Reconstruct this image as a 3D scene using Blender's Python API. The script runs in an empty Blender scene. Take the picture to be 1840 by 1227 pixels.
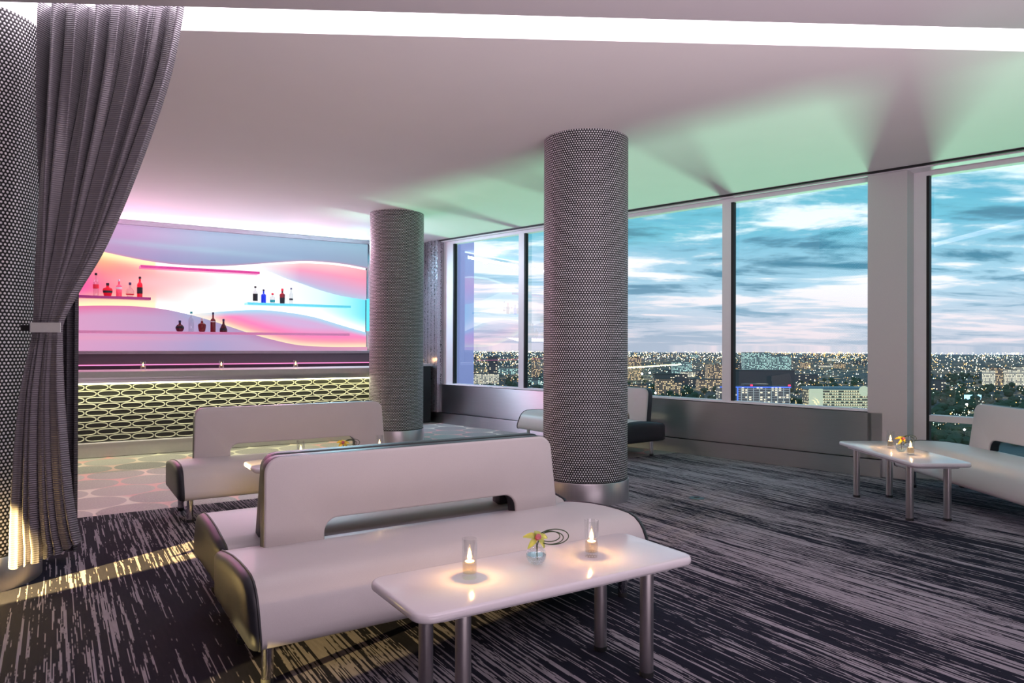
import bpy, bmesh, math, random
from mathutils import Vector, Matrix
random.seed(7)
PI = math.pi
SC = bpy.context.scene
COL = SC.collection
YAW = math.radians(32.6)
S_, C_ = math.sin(YAW), math.cos(YAW)
EYE = 1.5
CEIL = 3.53


def LD(lat, dep):
    """room point from a distance to the right of and ahead of the viewpoint"""
    return (C_ * lat + S_ * dep, -S_ * lat + C_ * dep)


# ------------------------------------------------------------------ materials
class NT:
    def __init__(self, name):
        self.mat = bpy.data.materials.new(name)
        self.mat.use_nodes = True
        self.t = self.mat.node_tree
        self.t.nodes.clear()
        self.out = self.t.nodes.new('ShaderNodeOutputMaterial')

    def n(self, typ, **kw):
        nd = self.t.nodes.new(typ)
        for k, v in kw.items():
            setattr(nd, k, v)
        return nd

    def link(self, a, b):
        self.t.links.new(a, b)

    def setin(self, sock, v):
        if isinstance(v, bpy.types.NodeSocket):
            self.link(v, sock)
        else:
            if sock.type == 'RGBA' and isinstance(v, (tuple, list)) and len(v) == 3:
                v = (*v, 1)
            sock.default_value = v

    def m(self, op, a, b=None, c=None):
        nd = self.n('ShaderNodeMath', operation=op)
        self.setin(nd.inputs[0], a)
        if b is not None:
            self.setin(nd.inputs[1], b)
        if c is not None:
            self.setin(nd.inputs[2], c)
        return nd.outputs[0]

    def mix(self, f, a, b, typ='MIX'):
        nd = self.n('ShaderNodeMix', data_type='RGBA', blend_type=typ)
        self.setin(nd.inputs[0], f)
        self.setin(nd.inputs[6], a)
        self.setin(nd.inputs[7], b)
        return nd.outputs[2]

    def coord(self, which='Object'):
        return self.n('ShaderNodeTexCoord').outputs[which]

    def sep(self, v):
        nd = self.n('ShaderNodeSeparateXYZ')
        self.link(v, nd.inputs[0])
        return nd.outputs

    def comb(self, x, y, z):
        nd = self.n('ShaderNodeCombineXYZ')
        for i, v in enumerate((x, y, z)):
            self.setin(nd.inputs[i], v)
        return nd.outputs[0]

    def noise(self, vec, scale=5, detail=2, rough=.5, dist=0):
        nd = self.n('ShaderNodeTexNoise')
        if vec is not None:
            self.link(vec, nd.inputs['Vector'])
        nd.inputs['Scale'].default_value = scale
        nd.inputs['Detail'].default_value = detail
        nd.inputs['Roughness'].default_value = rough
        nd.inputs['Distortion'].default_value = dist
        return nd.outputs['Fac']

    def ramp(self, f, stops, interp='LINEAR'):
        nd = self.n('ShaderNodeValToRGB')
        cr = nd.color_ramp
        cr.interpolation = interp
        while len(cr.elements) < len(stops):
            cr.elements.new(.5)
        for e, (p, c) in zip(cr.elements, stops):
            e.position = p
            e.color = (*c, 1) if len(c) == 3 else c
        self.setin(nd.inputs[0], f)
        return nd.outputs[0]

    def smooth(self, v, a, b, lo=0., hi=1.):
        nd = self.n('ShaderNodeMapRange', interpolation_type='SMOOTHSTEP')
        self.setin(nd.inputs[0], v)
        self.setin(nd.inputs[1], a)
        self.setin(nd.inputs[2], b)
        self.setin(nd.inputs[3], lo)
        self.setin(nd.inputs[4], hi)
        return nd.outputs[0]

    def bump(self, h, strength=.3, dist=.01):
        nd = self.n('ShaderNodeBump')
        nd.inputs['Strength'].default_value = strength
        nd.inputs['Distance'].default_value = dist
        self.link(h, nd.inputs['Height'])
        return nd.outputs[0]

    def bsdf(self, color=(.8, .8, .8), rough=.5, metal=0., normal=None, emit=None, es=0., **kw):
        nd = self.n('ShaderNodeBsdfPrincipled')
        self.setin(nd.inputs['Base Color'], color)
        self.setin(nd.inputs['Roughness'], rough)
        self.setin(nd.inputs['Metallic'], metal)
        if normal is not None:
            self.link(normal, nd.inputs['Normal'])
        if emit is not None:
            self.setin(nd.inputs['Emission Color'], emit)
            self.setin(nd.inputs['Emission Strength'], es)
        for k, v in kw.items():
            self.setin(nd.inputs[k], v)
        return nd.outputs[0]

    def done(self, sh):
        self.link(sh, self.out.inputs[0])
        return self.mat


def simple(name, color, rough=.5, metal=0., var=.06, scale=20., bump=0., **kw):
    k = NT(name)
    co = k.coord()
    f = k.noise(co, scale, 3)
    c = k.mix(f, tuple(x * (1 - var) for x in color), tuple(min(1, x * (1 + var)) for x in color))
    nrm = k.bump(k.noise(co, scale * 8, 2), bump, .002) if bump else None
    return k.done(k.bsdf(c, rough, metal, nrm, **kw))


def emis(name, color, strength, sample=True):
    k = NT(name)
    e = k.n('ShaderNodeEmission')
    k.setin(e.inputs[0], color)
    e.inputs[1].default_value = strength
    m = k.done(e.outputs[0])
    if not sample:
        m.cycles.emission_sampling = 'NONE'
    return m


def attr_emis(name, strength, sample=True, base=None):
    """self-lit acrylic whose LED colour is stored per vertex"""
    k = NT(name)
    a = k.n('ShaderNodeAttribute', attribute_name='led')
    if base is None:
        e = k.n('ShaderNodeEmission')
        k.link(a.outputs[0], e.inputs[0])
        e.inputs[1].default_value = strength
        sh = e.outputs[0]
    else:
        sh = k.bsdf(base, .35, emit=a.outputs[0], es=strength)
    m = k.done(sh)
    if not sample:
        m.cycles.emission_sampling = 'NONE'
    return m


def thin_glass(name, tint=(1, 1, 1), refl=.08, edge=.5, rough=.0):
    k = NT(name)
    tr = k.n('ShaderNodeBsdfTransparent')
    k.setin(tr.inputs[0], tint)
    gl = k.n('ShaderNodeBsdfGlossy')
    k.setin(gl.inputs[0], (1, 1, 1))
    gl.inputs['Roughness'].default_value = rough
    lw = k.n('ShaderNodeLayerWeight')
    lw.inputs[0].default_value = .35
    f = k.m('ADD', k.m('MULTIPLY', lw.outputs['Facing'], edge), refl)
    mx = k.n('ShaderNodeMixShader')
    k.setin(mx.inputs[0], k.m('MINIMUM', f, .9))
    k.link(tr.outputs[0], mx.inputs[1])
    k.link(gl.outputs[0], mx.inputs[2])
    return k.done(mx.outputs[0])


def brushed(name, color=(.6, .58, .6), rough=.28, axis='z', aniso=.6, bump=.06):
    k = NT(name)
    x, y, z = k.sep(k.coord())
    v = k.comb(k.m('MULTIPLY', x, 3.), k.m('MULTIPLY', y, 3.), k.m('MULTIPLY', z, 400.)) if axis == 'x' else \
        k.comb(k.m('MULTIPLY', x, 300.), k.m('MULTIPLY', y, 300.), k.m('MULTIPLY', z, 3.))
    f = k.noise(v, 1., 3)
    c = k.mix(f, tuple(q * .85 for q in color), tuple(min(1, q * 1.1) for q in color))
    r = k.m('ADD', k.m('MULTIPLY', f, .14), rough - .07)
    kw = {}
    if aniso:
        # sheets brushed lengthwise smear reflections up and down
        kw = {'Anisotropic': aniso, 'Tangent': k.comb(0., 0., 1.)}
    return k.done(k.bsdf(c, r, 1., k.bump(f, bump, .002) if bump else None, **kw))


def tile_mat(name, R, pitch, dot=(.93, .91, .96), grout=(.004, .004, .006), rad=.305):
    """round penny tiles in staggered rows round a cylinder of radius R"""
    k = NT(name)
    x, y, z = k.sep(k.coord())
    nround = round(2 * PI * R / pitch)
    th = k.m('ARCTAN2', y, x)
    u = k.m('MULTIPLY', th, nround / (2 * PI))
    v = k.m('DIVIDE', z, pitch)
    R3 = math.sqrt(3)

    def lat(du, dv):
        a = k.m('SUBTRACT', k.m('FLOORED_MODULO', k.m('ADD', u, du), 1.), .5)
        b = k.m('SUBTRACT', k.m('FLOORED_MODULO', k.m('ADD', v, dv), R3), R3 / 2)
        return k.m('SQRT', k.m('ADD', k.m('MULTIPLY', a, a), k.m('MULTIPLY', b, b)))
    d = k.m('MINIMUM', lat(0., 0.), lat(.5, R3 / 2))
    mask = k.smooth(d, rad - .05, rad + .04, 1., 0.)
    q = k.m('DIVIDE', d, rad)
    h = k.m('SQRT', k.m('MAXIMUM', k.m('SUBTRACT', 1., k.m('MULTIPLY', q, q)), 0.))
    cell = k.n('ShaderNodeTexWhiteNoise', noise_dimensions='2D')
    k.link(k.comb(k.m('ROUND', k.m('MULTIPLY', u, 2.)), k.m('ROUND', k.m('MULTIPLY', v, 2 / R3)), 0.), cell.inputs[0])
    dc = k.mix(cell.outputs[0], tuple(a * .8 for a in dot), dot)
    c = k.mix(mask, grout, dc)
    r = k.m('SUBTRACT', .6, k.m('MULTIPLY', mask, .38))
    return k.done(k.bsdf(c, r, 0., k.bump(h, .8, pitch * .25)))


M = {}
M['ceil'] = simple('ceiling_paint', (.80, .77, .775), .9, var=.02, scale=2)
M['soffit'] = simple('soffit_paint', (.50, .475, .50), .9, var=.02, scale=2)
M['wall'] = simple('wall_paint', (.30, .28, .31), .8, var=.03)
M['white_metal'] = simple('white_frame_paint', (.82, .79, .84), .4, var=.02)
M['black'] = simple('black_gasket', (.01, .01, .012), .6)
M['black_gloss'] = simple('black_lacquer', (.008, .008, .012), .45)
M['pillar'] = simple('pillar_paint', (.58, .55, .57), .7, var=.04, scale=60, bump=.05)
M['metal_h'] = brushed('brushed_steel_sheet', (.60, .57, .60), .36, 'x', .95, 0)
M['metal_v'] = simple('brushed_steel_post', (.60, .57, .58), .34, 1., var=.03)
M['metal_base'] = brushed('brushed_steel_base', (.60, .57, .60), .36, 'z', 0, 0)
M['chrome'] = simple('chrome', (.75, .74, .76), .12, 1., var=.02)
M['rubber'] = simple('rubber_foot', (.02, .02, .022), .7)
M['glass'] = thin_glass('window_glass', (.98, .99, 1), .10, .50)
M['clear'] = thin_glass('clear_glass', (.97, .975, .975), .03, .40)
M['water'] = thin_glass('vase_water', (.80, .90, .93), .08, .5)
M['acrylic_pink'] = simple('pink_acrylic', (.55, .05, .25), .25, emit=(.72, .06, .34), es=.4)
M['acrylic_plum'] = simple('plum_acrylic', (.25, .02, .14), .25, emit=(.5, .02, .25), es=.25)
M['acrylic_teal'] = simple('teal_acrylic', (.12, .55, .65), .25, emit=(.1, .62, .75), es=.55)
M['white_led'] = emis('white_cove_led', (1., .93, .99), 3.5)
M['under_led'] = emis('counter_led', (1., .96, .48), 11.)
k = NT('candle_flame')
e_ = k.n('ShaderNodeEmission')
k.setin(e_.inputs[0], (1., .66, .24))
e_.inputs[1].default_value = 2.4
a_ = k.n('ShaderNodeAddShader')
k.link(e_.outputs[0], a_.inputs[0])
k.link(k.n('ShaderNodeBsdfTransparent').outputs[0], a_.inputs[1])
M['candle_flame'] = k.done(a_.outputs[0])
M['candle_flame'].cycles.emission_sampling = 'NONE'
M['oil'] = thin_glass('candle_oil', (1., .90, .74), .04, .3)
M['wax'] = simple('float_wax', (.8, .62, .4), .5, emit=(1., .6, .25), es=1.0)


def vinyl(name, color, rough, bump=.15):
    k = NT(name)
    co = k.coord()
    f = k.noise(co, 6, 3)
    fine = k.n('ShaderNodeTexVoronoi')
    k.link(co, fine.inputs[0])
    fine.inputs['Scale'].default_value = 420
    c = k.mix(f, tuple(x * .93 for x in color), color)
    c = k.mix(k.m('MULTIPLY', fine.outputs[0], .35), c, tuple(x * .7 for x in color))
    return k.done(k.bsdf(c, rough, 0., k.bump(fine.outputs[0], bump, .001)))


M['vinyl'] = vinyl('offwhite_vinyl', (.60, .56, .57), .42)
M['leather'] = vinyl('black_leather', (.016, .017, .024), .42, .25)
M['tabletop'] = simple('white_lacquered_top', (.70, .66, .70), .12, var=.02, scale=90)


def carpet():
    k = NT('streaked_carpet')
    x, y, z = k.sep(k.coord())
    # yarn cells: thin in x, short dashes in y
    qx = k.m('DIVIDE', k.m('FLOOR', k.m('MULTIPLY', x, 190.)), 190.)
    qy = k.m('DIVIDE', k.m('FLOOR', k.m('MULTIPLY', y, 90.)), 90.)
    a = k.noise(k.comb(k.m('MULTIPLY', qx, 60.), k.m('MULTIPLY', qy, 1.0), 0.), 1., 5, .66)
    band = k.noise(k.comb(k.m('MULTIPLY', x, 1.35), k.m('MULTIPLY', y, .22), 3.3), 1., 2, .5)
    band2 = k.noise(k.comb(k.m('MULTIPLY', x, 7.), k.m('MULTIPLY', y, .6), 7.), 1., 2, .5)
    leftd = k.smooth(x, -.15, .3, .0, .032)
    leftd = k.m('SUBTRACT', leftd, k.smooth(x, 1.4, 2.2, 0., .032))
    th = k.m('ADD', k.m('ADD', .235, k.m('MULTIPLY', band, .36)), k.m('MULTIPLY', band2, .18))
    th = k.m('ADD', th, leftd)
    f = k.smooth(k.m('SUBTRACT', a, th), -.012, .012)
    tone = k.noise(k.comb(k.m('MULTIPLY', qx, 60.), k.m('MULTIPLY', qy, 8.), 1.), 1., 2)
    lite = k.mix(tone, (.20, .175, .205), (.40, .36, .405))
    dark = k.mix(tone, (.007, .007, .016), (.020, .019, .034))
    c = k.mix(f, dark, lite)
    pile = k.noise(k.coord(), 500., 2)
    return k.done(k.bsdf(c, .95, 0., k.bump(k.m('ADD', k.m('MULTIPLY', pile, .6), f), .5, .004), **{'Specular IOR Level': .15}))


def pebble_floor():
    k = NT('circle_patterned_floor')
    x, y, z = k.sep(k.coord())
    R3 = math.sqrt(3)
    P = .60
    u = k.m('DIVIDE', x, P)
    v = k.m('DIVIDE', y, P)

    def lat(du, dv):
        uu, vv = k.m('ADD', u, du), k.m('ADD', v, dv)
        w = k.n('ShaderNodeTexWhiteNoise', noise_dimensions='2D')
        k.link(k.comb(k.m('FLOOR', uu), k.m('ADD', k.m('FLOOR', k.m('DIVIDE', vv, R3)), 40 * du), 0.), w.inputs[0])
        a = k.m('SUBTRACT', k.m('FLOORED_MODULO', uu, 1.), .5)
        b = k.m('SUBTRACT', k.m('FLOORED_MODULO', vv, R3), R3 / 2)
        d = k.m('SQRT', k.m('ADD', k.m('MULTIPLY', a, a), k.m('MULTIPLY', b, b)))
        return d, w.outputs[0]
    d1, w1 = lat(0., 0.)
    d2, w2 = lat(.5, R3 / 2)
    d = k.m('MINIMUM', d1, d2)
    pick = k.m('LESS_THAN', d1, d2)
    w = k.m('ADD', k.m('MULTIPLY', pick, w1), k.m('MULTIPLY', k.m('SUBTRACT', 1., pick), w2))
    disc = k.smooth(d, .475, .492, 1., 0.)
    mott = k.noise(k.coord(), 55., 4, .7)
    big = k.noise(k.coord(), .7, 1)
    grey = k.mix(w, (.17, .165, .17), (.34, .33, .325))
    grey = k.mix(k.m('MULTIPLY', k.smooth(mott, .4, .75), .35), grey, (.66, .65, .63))
    gap = k.mix(k.smooth(big, .45, .55), (.62, .60, .52), (.58, .30, .30))
    c = k.mix(disc, gap, grey)
    return k.done(k.bsdf(c, .55, 0., k.bump(mott, .12, .002)))


def fabric():
    k = NT('ribbed_curtain_fabric')
    x, y, z = k.sep(k.coord())
    rib = k.m('SINE', k.m('MULTIPLY', z, 2 * PI / .013))
    f = k.noise(k.coord(), 3., 2)
    c = k.mix(k.m('ADD', k.m('MULTIPLY', rib, .3), .5), (.075, .068, .08), (.26, .24, .27))
    c = k.mix(k.m('MULTIPLY', f, .3), c, (.16, .15, .175))
    return k.done(k.bsdf(c, .36, .3, k.bump(rib, .4, .004), **{'Sheen Weight': .3}))


def mosaic():
    k = NT('mirror_mosaic_tiles')
    v = k.n('ShaderNodeTexVoronoi', feature='F1')
    k.link(k.coord(), v.inputs[0])
    v.inputs['Scale'].default_value = 44
    v.inputs['Randomness'].default_value = .35
    e = k.n('ShaderNodeTexVoronoi', feature='DISTANCE_TO_EDGE')
    k.link(k.coord(), e.inputs[0])
    e.inputs['Scale'].default_value = 44
    e.inputs['Randomness'].default_value = .35
    g = k.smooth(e.outputs[0], .03, .09)
    c = k.mix(g, (.02, .02, .025), (.52, .47, .53))
    nm = k.n('ShaderNodeVectorMath', operation='MULTIPLY_ADD')
    k.link(v.outputs['Color'], nm.inputs[0])
    nm.inputs[1].default_value = (.16, .16, .16)
    nm.inputs[2].default_value = (-.08, -.08, -.08)
    geo = k.n('ShaderNodeNewGeometry')
    ad = k.n('ShaderNodeVectorMath', operation='ADD')
    k.link(geo.outputs['Normal'], ad.inputs[0])
    k.link(nm.outputs[0], ad.inputs[1])
    nz = k.n('ShaderNodeVectorMath', operation='NORMALIZE')
    k.link(ad.outputs[0], nz.inputs[0])
    return k.done(k.bsdf(c, .30, k.m('MULTIPLY', g, .7), nz.outputs[0]))


M['carpet'] = carpet()
M['pebble'] = pebble_floor()
M['fabric'] = fabric()
M['mosaic'] = mosaic()
M['tile'] = tile_mat('penny_tiles', .415, .0245)
M['tile_far'] = tile_mat('penny_tiles_fine', .415, .0245)


# ------------------------------------------------------------------ mesh tools
class MB:
    def __init__(self):
        self.v, self.f, self.mi, self.col = [], [], [], {}

    def add(self, vs, fs, mi=0):
        o = len(self.v)
        self.v += [tuple(p) for p in vs]
        for f in fs:
            self.f.append([o + i for i in f])
            self.mi.append(mi)
        return o

    def box(self, x0, x1, y0, y1, z0, z1, mi=0, rot=None, loc=None):
        vs = [(x, y, z) for z in (z0, z1) for y in (y0, y1) for x in (x0, x1)]
        if rot is not None:
            c, s = math.cos(rot), math.sin(rot)
            vs = [(x * c - y * s, x * s + y * c, z) for x, y, z in vs]
        if loc is not None:
            vs = [(x + loc[0], y + loc[1], z + loc[2]) for x, y, z in vs]
        self.add(vs, [(0, 2, 3, 1), (4, 5, 7, 6), (0, 1, 5, 4), (2, 6, 7, 3), (0, 4, 6, 2), (1, 3, 7, 5)], mi)
        return self

    def lathe(self, prof, n=32, c=(0, 0, 0), mi=0, cap=True, sx=1., sy=1.):
        vs = []
        for r, z in prof:
            for i in range(n):
                a = 2 * PI * i / n
                vs.append((c[0] + r * sx * math.cos(a), c[1] + r * sy * math.sin(a), c[2] + z))
        fs = []
        for j in range(len(prof) - 1):
            for i in range(n):
                k = (i + 1) % n
                fs.append((j * n + i, j * n + k, (j + 1) * n + k, (j + 1) * n + i))
        if cap:
            fs.append(tuple(range(n - 1, -1, -1)))
            fs.append(tuple((len(prof) - 1) * n + i for i in range(n)))
        self.add(vs, fs, mi)
        return self

    def tube(self, pts, r, n=8, mi=0, closed=False):
        P = [Vector(p) for p in pts]
        rs = r if isinstance(r, (list, tuple)) else [r] * len(P)
        vs, fs = [], []
        up = Vector((0.137, .211, 1)).normalized()
        prev = None
        L = len(P)
        for i, p in enumerate(P):
            if closed:
                t = (P[(i + 1) % L] - P[i - 1])
            else:
                t = P[min(i + 1, L - 1)] - P[max(i - 1, 0)]
            t.normalize()
            a = prev if prev is not None else (up if abs(t.dot(up)) < .95 else Vector((1, 0, 0)))
            a = (a - t * a.dot(t)).normalized()
            prev = a
            b = t.cross(a)
            for k in range(n):
                q = 2 * PI * k / n
                vs.append(p + (a * math.cos(q) + b * math.sin(q)) * rs[i])
        for i in range(L if closed else L - 1):
            j = (i + 1) % L
            for k in range(n):
                kk = (k + 1) % n
                fs.append((i * n + k, i * n + kk, j * n + kk, j * n + k))
        if not closed:
            fs.append(tuple(range(n - 1, -1, -1)))
            fs.append(tuple((L - 1) * n + k for k in range(n)))
        self.add(vs, fs, mi)
        return self

    def grid(self, rows, mi=0, closed_u=False):
        n = len(rows[0])
        vs = [p for r in rows for p in r]
        fs = []
        for j in range(len(rows) - 1):
            for i in range(n if closed_u else n - 1):
                k = (i + 1) % n
                fs.append((j * n + i, j * n + k, (j + 1) * n + k, (j + 1) * n + i))
        return self.add(vs, fs, mi)

    def build(self, name, mats, parent=None, smooth=40, loc=None, colors=None):
        me = bpy.data.meshes.new(name)
        me.from_pydata(self.v, [], self.f)
        if not isinstance(mats, (list, tuple)):
            mats = [mats]
        for m in mats:
            me.materials.append(m)
        me.polygons.foreach_set('material_index', self.mi)
        if colors is not None:
            at = me.color_attributes.new('led', 'FLOAT_COLOR', 'POINT')
            at.data.foreach_set('color', [q for c in colors for q in (*c, 1.)])
        me.update()
        if smooth:
            me.shade_smooth()
            me.set_sharp_from_angle(angle=math.radians(smooth))
        return put(name, me, parent, loc)


def put(name, me, parent=None, loc=None):
    o = bpy.data.objects.new(name, me)
    COL.objects.link(o)
    if parent is not None:
        o.parent = parent
    if loc is not None:
        o.location = loc
    return o


def thing(name, label, cat, loc=(0, 0, 0), rz=0., group=None):
    o = bpy.data.objects.new(name, None)
    o.empty_display_size = .1
    COL.objects.link(o)
    o.location = loc
    o.rotation_euler = (0, 0, rz)
    return tag(o, label, cat, group)


def tag(o, label, cat, group=None, kind=None):
    o['label'] = label
    o['category'] = cat
    if group:
        o['group'] = group
    if kind:
        o['kind'] = kind
    return o


def struct(o):
    o['kind'] = 'structure'
    return o


def dup(root, loc, rz, label, group=None):
    r = root.copy()
    COL.objects.link(r)
    r.location = loc
    r.rotation_euler = (0, 0, rz)
    r['label'] = label
    if group:
        r['group'] = group
    for ch in list(root.children):
        c = ch.copy()
        COL.objects.link(c)
        c.parent = r
        for g in list(ch.children):
            d = g.copy()
            COL.objects.link(d)
            d.parent = c
    return r


def prism_bm(outline, y0, y1, bevel_front=0., bevel_back=0., seg=3, shear=None, axis='y'):
    """extrude an (a, b) outline; returns MB-like mesh data through bmesh"""
    bm = bmesh.new()
    if axis == 'y':
        vs = [bm.verts.new((a, y0, b)) for a, b in outline]
    else:
        vs = [bm.verts.new((a, b, y0)) for a, b in outline]
    f = bm.faces.new(vs)
    r = bmesh.ops.extrude_face_region(bm, geom=[f])
    nv = [g for g in r['geom'] if isinstance(g, bmesh.types.BMVert)]
    d = Vector((0, y1 - y0, 0)) if axis == 'y' else Vector((0, 0, y1 - y0))
    bmesh.ops.translate(bm, vec=d, verts=nv)
    bmesh.ops.recalc_face_normals(bm, faces=bm.faces[:])
    k = 1 if axis == 'y' else 2
    if bevel_front:
        es = [e for e in bm.edges if all(abs(v.co[k] - y0) < 1e-6 for v in e.verts)]
        bmesh.ops.bevel(bm, geom=es, offset=bevel_front, segments=seg, profile=.5, affect='EDGES', clamp_overlap=True)
    if bevel_back:
        es = [e for e in bm.edges if all(abs(v.co[k] - y1) < 1e-6 for v in e.verts)]
        bmesh.ops.bevel(bm, geom=es, offset=bevel_back, segments=seg, profile=.5, affect='EDGES', clamp_overlap=True)
    if shear:
        for v in bm.verts:
            v.co.y += shear(v.co)
    return bm


def bm_build(name, bm, mat, parent=None, smooth=45):
    me = bpy.data.meshes.new(name)
    bm.to_mesh(me)
    bm.free()
    me.materials.append(mat)
    if smooth:
        me.shade_smooth()
        me.set_sharp_from_angle(angle=math.radians(smooth))
    return put(name, me, parent)


def round_rect(x0, x1, y0, y1, r, n=8):
    pts = []
    for cx, cy, a0 in ((x1 - r, y1 - r, 0), (x0 + r, y1 - r, 90), (x0 + r, y0 + r, 180), (x1 - r, y0 + r, 270)):
        for i in range(n + 1):
            a = math.radians(a0 + 90 * i / n)
            pts.append((cx + r * math.cos(a), cy + r * math.sin(a)))
    return pts


def lerp(a, b, t):
    return a + (b - a) * t


def interp(tab, x):
    if x <= tab[0][0]:
        return tab[0][1]
    for (x0, y0), (x1, y1) in zip(tab, tab[1:]):
        if x <= x1:
            t = (x - x0) / (x1 - x0)
            if isinstance(y0, tuple):
                return tuple(lerp(p, q, t) for p, q in zip(y0, y1))
            return lerp(y0, y1, t)
    return tab[-1][1]


def spline(tab, x):
    """smooth (Catmull-Rom style) interpolation through points"""
    n = len(tab)
    if x <= tab[0][0]:
        return tab[0][1]
    if x >= tab[-1][0]:
        return tab[-1][1]
    for i in range(n - 1):
        x0, y0 = tab[i]
        x1, y1 = tab[i + 1]
        if x <= x1:
            def sl(j):
                a, b = max(j - 1, 0), min(j + 1, n - 1)
                return (tab[b][1] - tab[a][1]) / (tab[b][0] - tab[a][0])
            h = x1 - x0
            t = (x - x0) / h
            m0, m1 = sl(i) * h, sl(i + 1) * h
            return (2 * t ** 3 - 3 * t * t + 1) * y0 + (t ** 3 - 2 * t * t + t) * m0 + (-2 * t ** 3 + 3 * t * t) * y1 + (t ** 3 - t * t) * m1


# ------------------------------------------------------------------ room shell
WP = (6.30, 12.30)                    # window wall: start point, direction, outward normal
WD = (.2187, -.9758)
WN = (.9758, .2187)
WROT = math.atan2(WD[1], WD[0])


def WL(s, o=0.):
    return (WP[0] + s * WD[0] + o * WN[0], WP[1] + s * WD[1] + o * WN[1])


def wbox(mb, s0, s1, o0, o1, z0, z1, mi=0):
    p = [WL(s0, o0), WL(s1, o0), WL(s1, o1), WL(s0, o1)]
    vs = [(x, y, z) for z in (z0, z1) for x, y in p]
    mb.add(vs, [(0, 1, 2, 3), (7, 6, 5, 4), (0, 4, 5, 1), (1, 5, 6, 2), (2, 6, 7, 3), (3, 7, 4, 0)], mi)


BX0, BY0, BACK = -3.2, -3.2, 13.25
SMAX = 15.9
WEND = WL(SMAX, .15)
EDGE = 7.20
# floor slabs (origin at world zero so the pattern runs with the room)
mb = MB()
p0, p1 = WL((12.3 - EDGE) / .9758, .35), WL(SMAX, .35)
mb.add([(BX0, BY0, -.1), (p1[0], BY0, -.1), (p0[0], EDGE, -.1), (BX0, EDGE, -.1),
        (BX0, BY0, 0), (p1[0], BY0, 0), (p0[0], EDGE, 0), (BX0, EDGE, 0)],
       [(3, 2, 1, 0), (4, 5, 6, 7), (0, 1, 5, 4), (1, 2, 6, 5), (2, 3, 7, 6), (3, 0, 4, 7)])
struct(mb.build('floor', M['carpet'], smooth=0))
mb = MB()
q0 = WL(-1.4, .35)
mb.add([(BX0, EDGE, -.1), (p0[0], EDGE, -.1), (q0[0], BACK + .3, -.1), (BX0, BACK + .3, -.1),
        (BX0, EDGE, 0), (p0[0], EDGE, 0), (q0[0], BACK + .3, 0), (BX0, BACK + .3, 0)],
       [(3, 2, 1, 0), (4, 5, 6, 7), (0, 1, 5, 4), (1, 2, 6, 5), (2, 3, 7, 6), (3, 0, 4, 7)])
struct(mb.build('floor_bar', M['pebble'], smooth=0))

# ceiling: far part beyond the light slot, near part before it (slot runs square to the view)
NEAR_D, FAR_D = 4.39, 4.725


def clip_poly(dep, far=True):
    """room outline cut by the line at a given distance ahead"""
    poly = [(BX0, BY0), (p1[0] + .3, BY0), (WL(-1.4, .35)[0], BACK + .3), (BX0, BACK + .3)]
    out = []
    g = lambda p: (S_ * p[0] + C_ * p[1] - dep - .05 * (C_ * p[0] - S_ * p[1])) * (1 if far else -1)
    for i, a in enumerate(poly):
        b = poly[(i + 1) % len(poly)]
        if g(a) >= 0:
            out.append(a)
        if g(a) * g(b) < 0:
            t = g(a) / (g(a) - g(b))
            out.append((lerp(a[0], b[0], t), lerp(a[1], b[1], t)))
    return out


def slab(name, poly, z0, z1, mat):
    n = len(poly)
    mb = MB()
    mb.add([(x, y, z0) for x, y in poly] + [(x, y, z1) for x, y in poly],
           [tuple(range(n - 1, -1, -1)), tuple(range(n, 2 * n))] + [(i, (i + 1) % n, n + (i + 1) % n, n + i) for i in range(n)])
    return struct(mb.build(name, mat, smooth=0))


slab('ceiling', clip_poly(FAR_D, True), CEIL, CEIL + .25, M['ceil'])
slab('ceiling_near', clip_poly(NEAR_D, False), CEIL, CEIL + .25, M['soffit'])
a, b = LD(-7.5, NEAR_D - .02), LD(7.5, NEAR_D - .02)
cl = thing('cove_light', 'long white recessed light strip crossing the ceiling', 'ceiling light', (*LD(0, 4.557), CEIL), -YAW + .05)
MB().box(-7.2, 4.6, -.166, .166, .12, .15).build('diffuser', M['white_led'], cl, smooth=0)
MB().box(-7.2, 4.6, .17, .20, .25, .27).build('housing', M['white_metal'], cl, smooth=0)

# walls outside / behind
mb = MB()
mb.box(BX0 - .2, BX0, BY0, BACK + .3, 0, CEIL)
struct(mb.build('wall_left', M['wall'], smooth=0))
mb = MB()
mb.box(BX0 - .2, p1[0], BY0 - .2, BY0, 0, CEIL)
struct(mb.build('wall_rear', M['wall'], smooth=0))
mb = MB()
mb.box(BX0, 6.45, BACK + .05, BACK + .25, 0, CEIL)
struct(mb.build('wall_back', M['wall'], smooth=0))
# solid mosaic-clad end of the window wall
mb = MB()
wbox(mb, -1.3, -.12, 0., .3, 0, CEIL, 0)
struct(mb.build('wall_mosaic', M['mosaic'], smooth=0))
mb = MB()
mb.box(5.10, 5.24, 13.0, BACK + .06, 0, CEIL)
struct(mb.build('trim_1', M['mosaic'], smooth=0))
mb = MB()
wbox(mb, -.42, -.12, -.06, .0, 0, CEIL, 0)
struct(mb.build('trim_2', M['mosaic'], smooth=0))

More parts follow.
